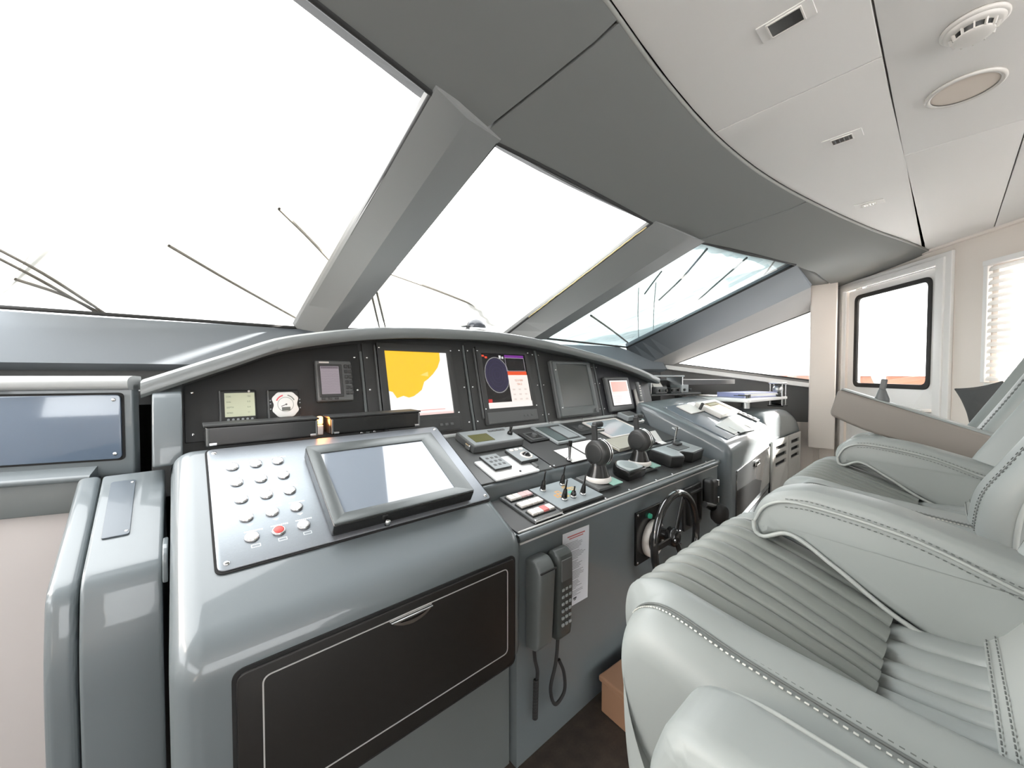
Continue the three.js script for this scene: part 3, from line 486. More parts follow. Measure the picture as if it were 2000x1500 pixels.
{ // tilted touch monitor on the pod
  const t = onSlope('pod', 'touch_monitor', 'black tablet monitor lying tilted on the side pod', 'monitor', 0.410, 0.278, undefined, 0.006);
  mesh('housing', box(0.355, 0.268, 0.033, 0.004), blackGloss, t, [0, 0, 0.0168]);
  mesh('rim', (() => { const f = rrect(-0.1765, -0.133, 0.1765, 0.133, 0.004); f.holes.push(rrect(-0.15, -0.107, 0.13, 0.1, 0.002)); return ext(f, 0.004, 0.001); })(), M({ color: rgb(0.09, 0.1, 0.1), roughness: 0.3, metalness: 0.3 }), t, [0, 0, 0.0332]);
  mesh('glass', box(0.281, 0.208, 0.002), M({ color: rgb(0.2, 0.23, 0.27), roughness: 0.06, specularIntensity: 1, clearcoat: 1, clearcoatRoughness: 0.02 }), t, [-0.01, -0.0035, 0.0335]);
  mesh('tilt_knob', at(lathe([[0, 0], [0.007, 0], [0.007, 0.01], [0.004, 0.014], [0, 0.014]], 16), 0, 0, 0, PI / 2), chrome, t, [-0.062, -0.142, 0.006]);
}
// sunshade covers behind the pod
[[0.04, 0.285, 'long black gloss flip cover behind the button plate'], [0.318, 0.596, 'black flip cover with chrome hinge behind the tablet monitor']].forEach(([x0, x1, label], i) => {
  const t = thing('flip_cover', label, 'cover', [(x0 + x1) / 2, 1.07, -1.185], [0, 0, 0], 'black flip covers behind the pod'), w = x1 - x0;
  mesh('shell', box(w, 0.05, 0.07, 0.006), blackGloss, t, [0, 0.03, 0]); mesh('edge', box(w + 0.006, 0.006, 0.074, 0.002), black, t, [0, 0.056, 0]);
  for (const s of [-1, 1]) { mesh('bracket', box(0.005, 0.042, 0.006, 0.002), midGray, t, [s * (w / 2 - 0.004), 0.03, 0.037]); mesh('hinge_pin', at(cyl(0.004, 0.004, 0.014, 12), 0, 0, 0, 0, 0, PI / 2), chrome, t, [s * (w / 2 - 0.014), 0.012, 0.038]); }
});
{
  const t = thing('indicator_lamp', 'small lit orange indicator lamp between the two flip covers', 'lamp', [0.302, 1.075, -1.2]);
  mesh('socket', box(0.018, 0.03, 0.018, 0.003), satin, t, [0, 0.012, 0]);
  mesh('bulb_lamp', box(0.016, 0.024, 0.016, 0.005), M({ color: rgb(0.9, 0.5, 0.2), roughness: 0.4, emissive: rgb(1, 0.52, 0.22), emissiveIntensity: 2.4 / EXPOSURE }), t, [0, 0.04, 0]);
  const l = new THREE.PointLight(0xff9a4a, 0.004, 1); l.position.set(0, 0.04, 0.015); l.castShadow = true; t.add(l);
}

// ------------------------------------------------------------------ things on the upper tier
{
  const t = onSlope('up', 'autopilot_head', 'grey tilted control head with small olive screen near the pod', 'control head', 0.925, 0.26, undefined, 0.006);
  mesh('housing', box(0.25, 0.13, 0.03, 0.005), midGray, t, [0, 0, 0.0152]); mesh('face', box(0.236, 0.114, 0.004, 0.002), paleGray, t, [0, 0, 0.030]);
  mesh('display_screen', box(0.09, 0.06, 0.003), M({ color: rgb(0.13, 0.13, 0.05), roughness: 0.3 }), t, [-0.055, -0.01, 0.032]);
  for (let i = 0; i < 4; i++) mesh('key', box(0.02, 0.014, 0.004, 0.003), midGray, t, [0.02 + i * 0.022, 0.035, 0.032]);
  mesh('joystick', at(lathe([[0, 0], [0.012, 0], [0.01, 0.01], [0.005, 0.014], [0.006, 0.034], [0, 0.036]], 14), 0, 0, 0, PI / 2), blackGloss, t, [0.09, -0.01, 0.032]);
  mesh('side_clip', box(0.01, 0.03, 0.02, 0.004), chrome, t, [-0.128, -0.03, 0.014]);
}
{
  const t = onSlope('up', 'white_switch_plate', 'white plate under two grey key units beside the pod', 'plate', 0.862, 0.074, undefined, 0.006);
  mesh('plate', ext(rrect(-0.1, -0.07, 0.1, 0.06, 0.004), 0.006, 0.001), M({ color: rgb(0.8, 0.82, 0.82), roughness: 0.4 }), t); mesh('keyhole', at(cyl(0.004, 0.004, 0.004, 10), 0, 0, 0, PI / 2), black, t, [0.02, -0.052, 0.007]);
  mesh('bracket', box(0.012, 0.03, 0.012, 0.002), midGray, t, [0.102, -0.04, 0.008]);
  const a = onSlope('up', 'key_unit', 'flat grey membrane key unit on the white plate', 'keypad', 0.828, 0.098, undefined, 0.0175);
  mesh('body', box(0.076, 0.098, 0.008, 0.003), black, a, [0, 0, 0.0002]); mesh('face', box(0.073, 0.095, 0.003, 0.001), paleGray, a, [0, 0, 0.0042]); for (let i = 0; i < 3; i++) for (let j = 0; j < 3; j++) mesh('key', box(0.011, 0.011, 0.002, 0.001), midGray, a, [-0.02 + i * 0.02, 0.024 - j * 0.024, 0.0058]);
  const b = onSlope('up', 'trackball_unit', 'grey trackball unit with three round keys on the white plate', 'trackball', 0.958, 0.105, undefined, 0.0185);
  mesh('body', box(0.088, 0.1, 0.012, 0.004), black, b, [0, 0, 0.0012]); mesh('face', box(0.084, 0.096, 0.003, 0.001), paleGray, b, [0, 0, 0.0082]);
  mesh('ball', new THREE.SphereGeometry(0.016, 20, 14), blackGloss, b, [0.01, -0.015, 0.006]); mesh('ring', new THREE.TorusGeometry(0.021, 0.004, 10, 28), plasticW, b, [0.01, -0.015, 0.0095]);
  for (let i = 0; i < 3; i++) mesh('key', at(cyl(0.008, 0.008, 0.004, 16), 0, 0, 0, PI / 2), plasticW, b, [-0.025 + i * 0.024, 0.033, 0.0105]);
  const c = onSlope('up', 'selector_panel', 'small black selector panel with a round centre knob behind the toggle', 'panel', 1.162, 0.248, undefined, 0.006);
  mesh('plate', box(0.12, 0.088, 0.006, 0.002), black, c, [0, 0, 0.003]); mesh('frame', (() => { const f = rrect(-0.042, -0.034, 0.042, 0.034, 0.003); f.holes.push(rrect(-0.034, -0.027, 0.034, 0.027, 0.002)); return ext(f, 0.003); })(), midGray, c, [0, 0, 0.006]); mesh('knob', at(cyl(0.012, 0.014, 0.012, 18), 0, 0, 0, PI / 2), midGray, c, [0, 0, 0.011]);
  const d = onSlope('up', 'engine_display', 'flat grey framed engine display panel in the console centre', 'display', 1.312, 0.242, undefined, 0.006);
  mesh('frame', (() => { const f = rrect(-0.096, -0.09, 0.096, 0.09, 0.004); f.holes.push(rrect(-0.084, -0.078, 0.084, 0.078, 0.003)); return ext(f, 0.012, 0.002); })(), paleGray, d); mesh('face', box(0.17, 0.158, 0.004), charcoal, d, [0, 0, 0.004]);
  mesh('display_screen', box(0.064, 0.14, 0.004), M({ color: rgb(0.12, 0.15, 0.15), roughness: 0.2 }), d, [-0.045, 0, 0.008]); mesh('key_field', box(0.066, 0.12, 0.006, 0.002), paleGray, d, [0.04, 0.0, 0.008]);
  const e = onSlope('up', 'selector_panel', 'small black selector panel between the grey engine display and the white framed chart', 'panel', 1.492, 0.256, undefined, 0.006);
  mesh('plate', box(0.14, 0.12, 0.006, 0.002), black, e, [0, 0, 0.003]); mesh('frame', box(0.08, 0.06, 0.004, 0.002), charcoal, e, [0, 0, 0.007]); mesh('knob', at(cyl(0.013, 0.015, 0.012, 18), 0, 0, 0, PI / 2), midGray, e, [0, 0, 0.014]);
  const f = onSlope('up', 'framed_chart', 'pale framed plastic sheet lying on the console by the starboard pod', 'frame', 1.72, 0.215, undefined, 0.007);
  mesh('frame', (() => { const s = rrect(-0.15, -0.098, 0.15, 0.098, 0.008); s.holes.push(rrect(-0.14, -0.088, 0.14, 0.088, 0.006)); return ext(s, 0.008, 0.001); })(), plasticW, f); mesh('sheet', box(0.282, 0.18, 0.003), M({ color: rgb(0.5, 0.58, 0.62), roughness: 0.2, clearcoat: 0.6 }), f, [0, 0, 0.003]);
  const g = onSlope('up', 'tan_folder', 'tan leather folder lying below the pale framed sheet', 'folder', 1.60, 0.052, undefined, 0.007);
  mesh('cover', box(0.27, 0.095, 0.008, 0.003), M({ color: rgb(0.36, 0.35, 0.29), roughness: 0.5 }), g, [0, 0, 0.004]); mesh('pages', box(0.262, 0.088, 0.006), paperM, g, [0, 0.002, 0.010]); mesh('cover', box(0.27, 0.095, 0.004, 0.002), M({ color: rgb(0.4, 0.385, 0.32), roughness: 0.5 }), g, [0, 0, 0.015]);
  const h = onSlope('up', 'paper_sheet', 'white paper lying in front of the grey engine display', 'paper', 1.225, 0.062, undefined, 0.0068, 'loose papers on the helm'); mesh('sheet', box(0.15, 0.105, 0.0015), paperM, h, [0, 0, 0.001]);
  const i = onSlope('up', 'clear_folder', 'white document in a black edged sleeve behind the front throttle', 'document', 1.345, 0.082, undefined, 0.0068); mesh('backing', box(0.165, 0.12, 0.003), black, i, [0, 0, 0.001]); mesh('sheet', box(0.15, 0.108, 0.002), paperM, i, [0.002, 0.004, 0.003]);
  const j = onSlope('up', 'paper_scrap', 'small folded white note beside the rear throttle head', 'paper', 1.83, 0.03, undefined, 0.007); mesh('sheet', at(box(0.05, 0.07, 0.002), 0, 0, 0.02, R(35)), paperM, j); mesh('fold', at(box(0.05, 0.04, 0.002), 0, -0.03, 0.004), paperM, j);
  const k = onSlope('up', 'angle_indicator', 'small white angled control head at the end of the upper tier', 'control head', 1.99, 0.30, undefined, 0.007); mesh('body', box(0.13, 0.08, 0.03, 0.006), paleGray, k, [0, 0, 0.014]); mesh('keys', box(0.1, 0.05, 0.004, 0.001), midGray, k, [0, 0, 0.03]);
  const l = onSlope('up', 'toggle_lever', 'upright chrome and black toggle lever on the upper tier edge', 'lever', 1.15, 0.03, undefined, 0.007);
  mesh('base', at(lathe([[0, 0], [0.012, 0], [0.012, 0.006], [0.007, 0.01], [0, 0.01]], 16), 0, 0, 0, PI / 2), chrome, l); mesh('stick', at(cyl(0.0065, 0.005, 0.05, 14), 0, 0.006, 0.035, PI / 2 - 0.25), chrome, l); mesh('grip', at(cyl(0.008, 0.007, 0.022, 14), 0, 0.012, 0.066, PI / 2 - 0.25), blackGloss, l);
}
// ------------------------------------------------------------------ things on the lower tier
{
  const t = onSlope('lo', 'alarm_keyboard', 'keyboard with rows of white and pink keys at the pod corner', 'keyboard', 0.822, 0.105, undefined, 0.004);
  mesh('plate', box(0.118, 0.16, 0.008, 0.002), midGray, t, [0, 0, 0.004]);
  for (let r = 0; r < 3; r++) { const row = part('key_row', t); mesh('tray', box(0.1, 0.034, 0.006, 0.001), black, row, [0, 0.05 - r * 0.05, 0.009]); for (let c = 0; c < 4; c++) mesh('key', box(0.022, 0.027, 0.008, 0.002), (r === 2 && c === 2) ? M({ color: rgb(0.7, 0.2, 0.19), roughness: 0.4 }) : (r === 0 && c > 1) ? M({ color: rgb(0.72, 0.5, 0.5), roughness: 0.4 }) : plasticW, row, [-0.036 + c * 0.024, 0.05 - r * 0.05, 0.014]); }
  mesh('front_bar', box(0.118, 0.008, 0.012, 0.002), chrome, t, [0, -0.084, 0.006]);
  const j = onSlope('lo', 'joystick_panel', 'square grey panel with five small black joysticks and coloured print', 'panel', 0.995, 0.103, undefined, 0.004);
  const tex = canvasTex(420, 280, (k, w, h) => { k.fillStyle = '#9aa3a6'; k.fillRect(0, 0, w, h); const dot = (x, y, c) => { k.strokeStyle = c; k.lineWidth = 9; k.strokeRect(x - 15, y - 15, 30, 30); }; dot(110, 150, '#e0a04a'); dot(150, 118, '#e0a860'); dot(165, 170, '#d8b34a'); dot(250, 90, '#dcae58'); dot(290, 120, '#e0b860'); k.fillStyle = '#5cc4a8'; k.fillRect(215, 140, 40, 24); k.fillRect(180, 190, 26, 22); k.fillStyle = '#7a6fb0'; k.fillRect(90, 190, 22, 14); });
  mesh('gap', box(0.23, 0.158, 0.004, 0.001), darkGap, j, [0, 0, 0.0022]); const jf = mesh('face', plane(0.218, 0.148), M({ color: 0xffffff, map: tex, roughness: 0.35 }), j, [0, 0, 0.0115]); mesh('plate', box(0.219, 0.149, 0.01, 0.002), midGray, j, [0, 0, 0.006]);
  for (const [x, y, b] of [[-0.072, 0.046, 1], [0.03, 0.048, 1], [-0.052, -0.034, 1], [0.04, -0.038, 1], [-0.008, -0.036, 0.55]]) {
    const g = part('joystick', j); g.position.set(x, y, 0.011); mesh('nut', at(lathe([[0, 0], [0.011, 0], [0.011, 0.006], [0.006, 0.01], [0, 0.01]], 14), 0, 0, 0, PI / 2), chrome, g); mesh('boot', at(lathe([[0.0095, 0.008], [0.010, 0.012], [0.006, 0.03 * b + 0.006], [0.003, 0.04 * b], [0.0025, 0.066 * b], [0.0035, 0.07 * b], [0, 0.073 * b]], 14), 0, 0, 0, PI / 2), blackGloss, g);
  }
}
function throttle(name, label, x, s, arm) {
  const t = onSlope('lo', name, label, 'throttle', x, s, undefined, 0.004); t.rotation.set(0, 0, 0);
  mesh('base_plate', at(box(0.135, 0.012, 0.112, 0.003), 0, 0.0085, 0, R(11)), midGray, t);
  mesh('green_panel', at(box(0.06, 0.004, 0.05, 0.001), 0.03, 0.0125, 0.045, R(11)), M({ color: rgb(0.28, 0.5, 0.42), roughness: 0.4 }), t);
  mesh('scale_ring', at(lathe([[0.046, 0], [0.05, 0.004], [0.05, 0.014], [0.044, 0.02], [0.036, 0.022]], 36), 0, 0.01, 0), plasticW, t);
  mesh('cone', at(lathe([[0.044, 0.02], [0.04, 0.03], [0.028, 0.06], [0.024, 0.078], [0, 0.08]], 32), 0, 0.01, 0), blackGloss, t);
  mesh('head', at(lathe([[0, -0.026], [0.034, -0.026], [0.046, -0.022], [0.05, -0.012], [0.05, 0.012], [0.046, 0.022], [0.034, 0.026], [0, 0.026]], 40), 0, 0.118, 0, 0, 0, PI / 2), M({ color: rgb(0.03, 0.03, 0.029), roughness: 0.45 }), t);
  mesh('side_disc', at(lathe([[0, 0.004], [0.03, 0.004], [0.036, 0.0]], 32), -0.027, 0.118, 0, 0, 0, PI / 2), black, t);
  mesh('chrome_ring', at(new THREE.TorusGeometry(0.05, 0.0028, 8, 48), 0.02, 0.118, 0, 0, PI / 2), chrome, t);
  mesh('chrome_ring', at(new THREE.TorusGeometry(0.05, 0.0022, 8, 48), 0.008, 0.118, 0, 0, PI / 2), chrome, t);
  const a = part('lever', t); mesh('arm', at(box(0.014, 0.075, 0.022, 0.004), -0.004, 0.185, -0.004 - 0.01, R(-4)), black, a); mesh('handle', at(box(0.05, 0.022, 0.026, 0.009), 0.02, 0.222, -0.018), black, a); mesh('handle_core', at(cyl(0.009, 0.009, 0.05, 14), 0.022, 0.2, -0.014, 0, 0, PI / 2), chrome, a);
  return t;
}
throttle('engine_throttle', 'black throttle lever nearest the joystick panel', 1.19, 0.112);
throttle('engine_throttle', 'black throttle lever nearest the starboard pod', 1.525, 0.135);
{
  const t = onSlope('lo', 'rudder_indicator', 'black rounded indicator box with pale face between the two throttles', 'indicator', 1.385, 0.118, undefined, 0.004);
  mesh('housing', ext(rpoly([[-0.065, -0.055], [0.065, -0.055], [0.065, 0.02, 0.05], [0.0, 0.062, 0.04], [-0.065, 0.02, 0.05]], 0.012), 0.04, 0.004), blackGloss, t); mesh('face', ext(rpoly([[-0.055, -0.045], [0.055, -0.045], [0.055, 0.015, 0.05], [0, 0.05, 0.04], [-0.055, 0.015, 0.05]], 0.01), 0.004), M({ color: rgb(0.5, 0.55, 0.55), roughness: 0.3 }), t, [0, 0, 0.039]); mesh('dial', at(lathe([[0, 0.002], [0.036, 0.002], [0.038, 0]], 30), 0, -0.006, 0.043, PI / 2), M({ color: rgb(0.35, 0.4, 0.4), roughness: 0.35 }), t);
  const u = onSlope('lo', 'bow_thruster_control', 'low black control box with pale stepped face beside the starboard pod', 'control box', 1.83, 0.115, undefined, 0.004);
  const o = [[-0.165, -0.05], [-0.085, -0.075], [-0.05, -0.03], [-0.02, -0.03], [0.02, -0.07], [0.16, -0.06], [0.16, 0.06], [-0.165, 0.06]];
  mesh('housing', ext(rpoly(o, 0.008), 0.05, 0.003), black, u); mesh('face', ext(rpoly(o.map(([x, y]) => [x * 0.96, y * 0.92]), 0.008), 0.004, 0.001), paleGray, u, [0, 0, 0.049]); mesh('recess', box(0.12, 0.06, 0.003), midGray, u, [0.02, 0.01, 0.054]);
  mesh('stick_base', box(0.05, 0.03, 0.012, 0.004), black, u, [0.05, 0.03, 0.06]); mesh('stick', at(cyl(0.005, 0.004, 0.09, 12), 0.045, 0.045, 0.1, PI / 2, 0, 0.3), chrome, u);
  mesh('loop', new THREE.TorusGeometry(0.024, 0.003, 8, 24, PI), satin, u, [0.06, 0.05, 0.13]);
}
// ------------------------------------------------------------------ things on the console front
{
  const tex = canvasTex(300, 560, (k, w, h) => { k.fillStyle = '#dcdfe6'; k.fillRect(0, 0, w, h); k.fillStyle = '#c06a6a'; k.fillRect(50, 30, 200, 10); k.fillRect(70, 48, 160, 8); k.fillStyle = '#8f939c'; let y = 80; for (let i = 0; i < 34; i++) { const l = 120 + rnd() * 110; k.fillRect(30, y, l, 4); y += (i % 6 === 5) ? 20 : 11; } k.fillStyle = '#4a4d52'; k.fillRect(130, 505, 36, 14); k.fillRect(136, 522, 24, 6); });
  const t = thing('notice_sheet', 'white printed instruction sheet stuck on the console front', 'notice', [0.922, 0.645, -0.7535], [0, 0, R(-1.5)]);
  mesh('sheet', box(0.128, 0.236, 0.001), paperM, t); mesh('print', plane(0.1275, 0.2355), M({ color: 0xffffff, map: tex, roughness: 0.7 }), t, [0, 0, 0.0008]);
  // telephone
  const p = thing('helm_telephone', 'dark corded telephone hanging on the console front', 'telephone', [0.78, 0.62, -0.7545]);
  mesh('cradle', exX([[0, -0.13, 0.01], [0.05, -0.12, 0.02], [0.062, 0.1, 0.015], [0.04, 0.128, 0.02], [0, 0.125, 0.01]], -0.075, -0.014, 0, 0.008), grayFlat, p);
  mesh('cap_seam', box(0.06, 0.004, 0.004), darkGap, p, [-0.0445, 0.1, 0.0615]);
  const hs = part('handset', p); hs.position.set(0.03, 0, 0.03);
  mesh('shell', exX([[-0.02, -0.125, 0.01], [0.026, -0.12, 0.012], [0.032, 0.02, 0.03], [0.03, 0.12, 0.012], [0.0, 0.135, 0.015], [-0.02, 0.12, 0.01]], -0.03, 0.03, 0, 0.009), M({ color: rgb(0.055, 0.062, 0.06), roughness: 0.4 }), hs);
  mesh('earpiece', box(0.044, 0.06, 0.004, 0.006), midGray, hs, [0, 0.08, 0.0315], [R(-1), 0, 0]);
  for (let r = 0; r < 6; r++) for (let c = 0; c < 3; c++) mesh('key', box(0.01, 0.008, 0.005, 0.002), paleGray, hs, [-0.015 + c * 0.015, 0.025 - r * 0.02, 0.031]);
  const coil = []; for (let i = 0; i <= 240; i++) { const f = i / 240, a = f * 2 * PI * 26; coil.push(V(-0.05 + 0.006 * Math.cos(a) - 0.004 * f, -0.22 - 0.11 * f, 0.02 + 0.006 * Math.sin(a))); }
  mesh('coil_cord', tube(coil, 0.0022, 700, 5), rubber, p);
  mesh('cord', tube([[0.03, -0.12, 0.03], [0.02, -0.2, 0.03], [-0.002, -0.27, 0.03], [0.02, -0.325, 0.03], [0.056, -0.31, 0.03], [0.055, -0.25, 0.03], [0.038, -0.205, 0.025]], 0.005, 60, 8), rubber, p);
  mesh('cord', tube([[-0.06, -0.1, 0.02], [-0.055, -0.16, 0.02], [-0.045, -0.2, 0.02], [-0.046, -0.225, 0.02]], 0.005, 30, 8), rubber, p);
  // rudder trim dial panel
  const d = thing('trim_gauge', 'black panel with white ringed dial behind the steering wheel', 'panel', [1.36, 0.632, -0.754]);
  mesh('plate', box(0.19, 0.2, 0.01, 0.003), blackGloss, d, [0, 0, 0.003]); mesh('dial_ring', at(lathe([[0.05, 0], [0.07, 0.002], [0.07, 0.02], [0.058, 0.024], [0.05, 0.02]], 40), 0.01, -0.02, 0.008, PI / 2), plasticW, d);
  mesh('dial_knob', at(lathe([[0, 0.03], [0.03, 0.03], [0.048, 0.022], [0.05, 0]], 32), 0.01, -0.02, 0.008, PI / 2), blackGloss, d); mesh('pointer', box(0.05, 0.006, 0.004), plasticW, d, [-0.015, -0.02, 0.038]); mesh('green_button', at(lathe([[0, 0.012], [0.009, 0.01], [0.01, 0]], 18), -0.005, 0.07, 0.008, PI / 2), M({ color: rgb(0.03, 0.35, 0.22), roughness: 0.3 }), d);
  for (const x of [-0.085, 0.085]) for (const y of [-0.09, 0.09]) screw(d, x, y, 0.008);
  // steering wheel
  const w = thing('steering_wheel', 'black three spoke steering wheel on the console front', 'wheel', [1.405, 0.628, -0.745], [0, 0, 0]);
  mesh('column', at(lathe([[0, 0], [0.05, 0], [0.045, 0.01], [0.022, 0.025], [0.02, 0.07], [0, 0.07]], 28), 0, 0, 0, PI / 2), blackGloss, w);
  const wg = part('wheel', w); wg.position.z = 0.085; wg.rotation.x = R(-2); mesh('rim', new THREE.TorusGeometry(0.168, 0.0135, 16, 72), M({ color: rgb(0.012, 0.012, 0.012), roughness: 0.12, clearcoat: 1 }), wg);
  mesh('hub', at(lathe([[0, 0.02], [0.022, 0.018], [0.034, 0.008], [0.036, -0.018], [0, -0.02]], 28), 0, 0, -0.012, PI / 2), blackGloss, wg); for (let i = 0; i < 3; i++) { const a = R(60 + i * 120); mesh('spoke', at(box(0.145, 0.024, 0.008, 0.004), 0.095 * Math.cos(a), 0.095 * Math.sin(a), -0.008, 0, 0, a), blackGloss, wg); const b = mesh('bolt', at(cyl(0.005, 0.005, 0.004, 10), 0, 0, 0, PI / 2), chrome, wg, [0.028 * Math.cos(a), 0.028 * Math.sin(a), 0.008]); }
  mesh('grip_band', new THREE.TorusGeometry(0.168, 0.0142, 14, 12, 0.12), chrome, wg, [0, 0, 0], [0, 0, R(84)]);
  // microphone handset at the pod corner
  const m = thing('radio_microphone', 'black fist microphone hooked on the console front by the starboard pod', 'microphone', [1.80, 0.64, -0.745]);
  mesh('bracket', box(0.17, 0.19, 0.012, 0.004), charcoal, m, [-0.06, 0.01, -0.004]); mesh('frame', (() => { const s = rrect(-0.13, -0.06, -0.01, 0.09, 0.006); s.holes.push(rrect(-0.118, -0.048, -0.022, 0.078, 0.004)); return ext(s, 0.02, 0.003); })(), black, m); mesh('body', box(0.07, 0.13, 0.05, 0.016, 4), black, m, [0.05, 0.06, 0.03]); mesh('arm', at(cyl(0.014, 0.02, 0.13, 16), 0, 0.01, 0.05, 0, 0, R(70)), blackGloss, m); mesh('mouthpiece', at(lathe([[0, -0.03], [0.034, -0.028], [0.046, -0.01], [0.046, 0.012], [0.034, 0.028], [0, 0.03]], 28), 0.06, -0.035, 0.07, PI / 2, 0, 0), rubber, m); for (const y of [0.1, 0.02]) mesh('clip', box(0.012, 0.03, 0.01, 0.003), chrome, m, [0.09, y, 0.05]);
}

// ------------------------------------------------------------------ starboard pod
const PRr = [0, R(6), 0];
const sp = thing('chart_pod', 'grey glossy starboard pod with sloping top and drawer', 'pod', [2.12, 0, -0.715], PRr);
{
  const q = R(24), tz = (s) => -s * Math.cos(q), ty = (s) => 0.875 + s * Math.sin(q);
  mesh('body', exX([[0, 0.17, 0.01], [0, 0.8735, 0.045], [tz(0.42), ty(0.42), 0.08], [-0.50, 1.08, 0.02], [-0.52, 1.065, 0.01], [-0.52, 0.17, 0.01]], -0.02, 1.09, 0, 0.04, 7), gray, sp);
  const top = part('top', sp); top.position.set(0, 0.875, 0); top.rotation.x = -(PI / 2 - q);
  mesh('instrument_plate', ext(rrect(0.1, 0.05, 1.04, 0.43, 0.01), 0.005, 0.001), M({ color: rgb(0.12, 0.15, 0.18), roughness: 0.3, clearcoat: 0.6 }), top, [0, 0, -0.001]);
  for (const [x, s] of [[0.115, 0.066], [1.02, 0.066], [0.115, 0.415], [1.02, 0.415]]) screw(top, x, s, 0.004);
  const d = part('drawer', sp); mesh('front', ext(rrect(0.09, 0.475, 1.05, 0.735, 0.01), 0.012, 0.002), M({ color: rgb(0.035, 0.037, 0.038), roughness: 0.12, clearcoat: 1, clearcoatRoughness: 0.03 }), d, [0, 0, -0.006]);
  const hs = rrect(-0.06, -0.018, 0.06, 0.018, 0.017); hs.holes.push(rrect(-0.045, -0.009, 0.045, 0.009, 0.008)); mesh('handle', ext(hs, 0.014, 0.003), chrome, d, [0.57, 0.70, 0.006]);
  mesh('trim_line', box(0.96, 0.006, 0.006), chrome, d, [0.57, 0.44, 0.003]);
}
function onSP(name, label, cat, x, s, lift = 0.004) {
  lift += 0.002; const q = R(24), ca = Math.cos(R(6)), sa = Math.sin(R(6)), lz = -s * Math.cos(q) + lift * Math.sin(q), y = 0.875 + s * Math.sin(q) + lift * Math.cos(q);
  const g = thing(name, label, cat, [2.12 + x * ca + lz * sa, y, -0.715 - x * sa + lz * ca], [-(PI / 2 - q), R(6), 0]); return g;
}
{
  const t = onSP('control_unit', 'white framed control unit with beige window on the starboard pod', 'control unit', 0.72, 0.29);
  mesh('frame', (() => { const s = rrect(-0.22, -0.09, 0.22, 0.09, 0.01); s.holes.push(rrect(-0.17, -0.06, 0.15, 0.06, 0.006)); return ext(s, 0.03, 0.004); })(), plasticW, t); mesh('window', box(0.33, 0.125, 0.006), M({ color: rgb(0.55, 0.42, 0.3), roughness: 0.4 }), t, [-0.01, 0, 0.018]); mesh('label_strip', box(0.2, 0.03, 0.004), M({ color: rgb(0.25, 0.22, 0.06), roughness: 0.5 }), t, [0.03, 0.045, 0.022]);
  const u = onSP('switch_plate', 'pale plate with black lever at the inner edge of the starboard pod', 'plate', 0.365, 0.355); mesh('plate', box(0.24, 0.1, 0.008, 0.002), plasticW, u, [0, 0, 0.004]); mesh('lever', at(box(0.02, 0.016, 0.05, 0.004), 0.09, -0.03, 0.03), black, u);
  const p = onSP('paper_sheet', 'white paper lying on the starboard pod below the control unit', 'paper', 0.48, 0.125, 0.005); mesh('sheet', box(0.42, 0.11, 0.0015), paperM, p, [0, 0, 0.001], [0, 0, R(4)]);
  const p2 = onSP('paper_sheet', 'white folded paper at the lower edge of the starboard pod', 'paper', 0.62, 0.06, 0.007); mesh('sheet', box(0.5, 0.07, 0.0015), paperM, p2, [0, 0, 0.002], [0, 0, R(-5)]); mesh('flap', at(box(0.2, 0.05, 0.0015), 0.1, 0, 0.01, R(10)), paperM, p2);
  const k = onSP('key_strip', 'narrow dark switch strip at the outboard edge of the starboard pod', 'switch strip', 0.99, 0.17); mesh('strip', box(0.09, 0.2, 0.012, 0.003), charcoal, k, [0, 0, 0.006]); for (let i = 0; i < 5; i++) mesh('key', box(0.05, 0.022, 0.008, 0.003), midGray, k, [0, 0.07 - i * 0.035, 0.014]);
}
{ // vent cabinet outboard of the pod
  const t = thing('vent_cabinet', 'grey cabinet with two slotted doors beside the side wall', 'cabinet', [3.72, 0, -0.85]);
  mesh('carcass', ext(rpoly([[-0.49, 0.17], [0.56, 0.17], [0.56, 0.72, 0.05], [0.44, 0.85, 0.1], [0.2, 0.945, 0.2], [-0.1, 0.968, 0.2], [-0.36, 0.955, 0.12], [-0.49, 0.86, 0.08]], 0.01), 0.55, 0.06, 7).translate(0, 0, -0.562), gray, t);
  for (const [x0, x1] of [[-0.425, 0.0], [0.012, 0.40]]) {
    const d = part('door', t), sh = rrect(x0, 0.2, x1, 0.745, 0.006); const m = 0.06;
    for (let i = 0; i < 3; i++) sh.holes.push(rrect(x0 + m + 0.02, 0.545 + i * 0.062, x1 - m, 0.575 + i * 0.062, 0.003));
    mesh('panel', ext(sh, 0.014, 0.002), M({ color: rgb(0.40, 0.395, 0.37), roughness: 0.45 }), d); mesh('slot_back', box(x1 - x0 - 0.1, 0.2, 0.004), darkGap, d, [(x0 + x1) / 2, 0.62, -0.002]);
  }
}
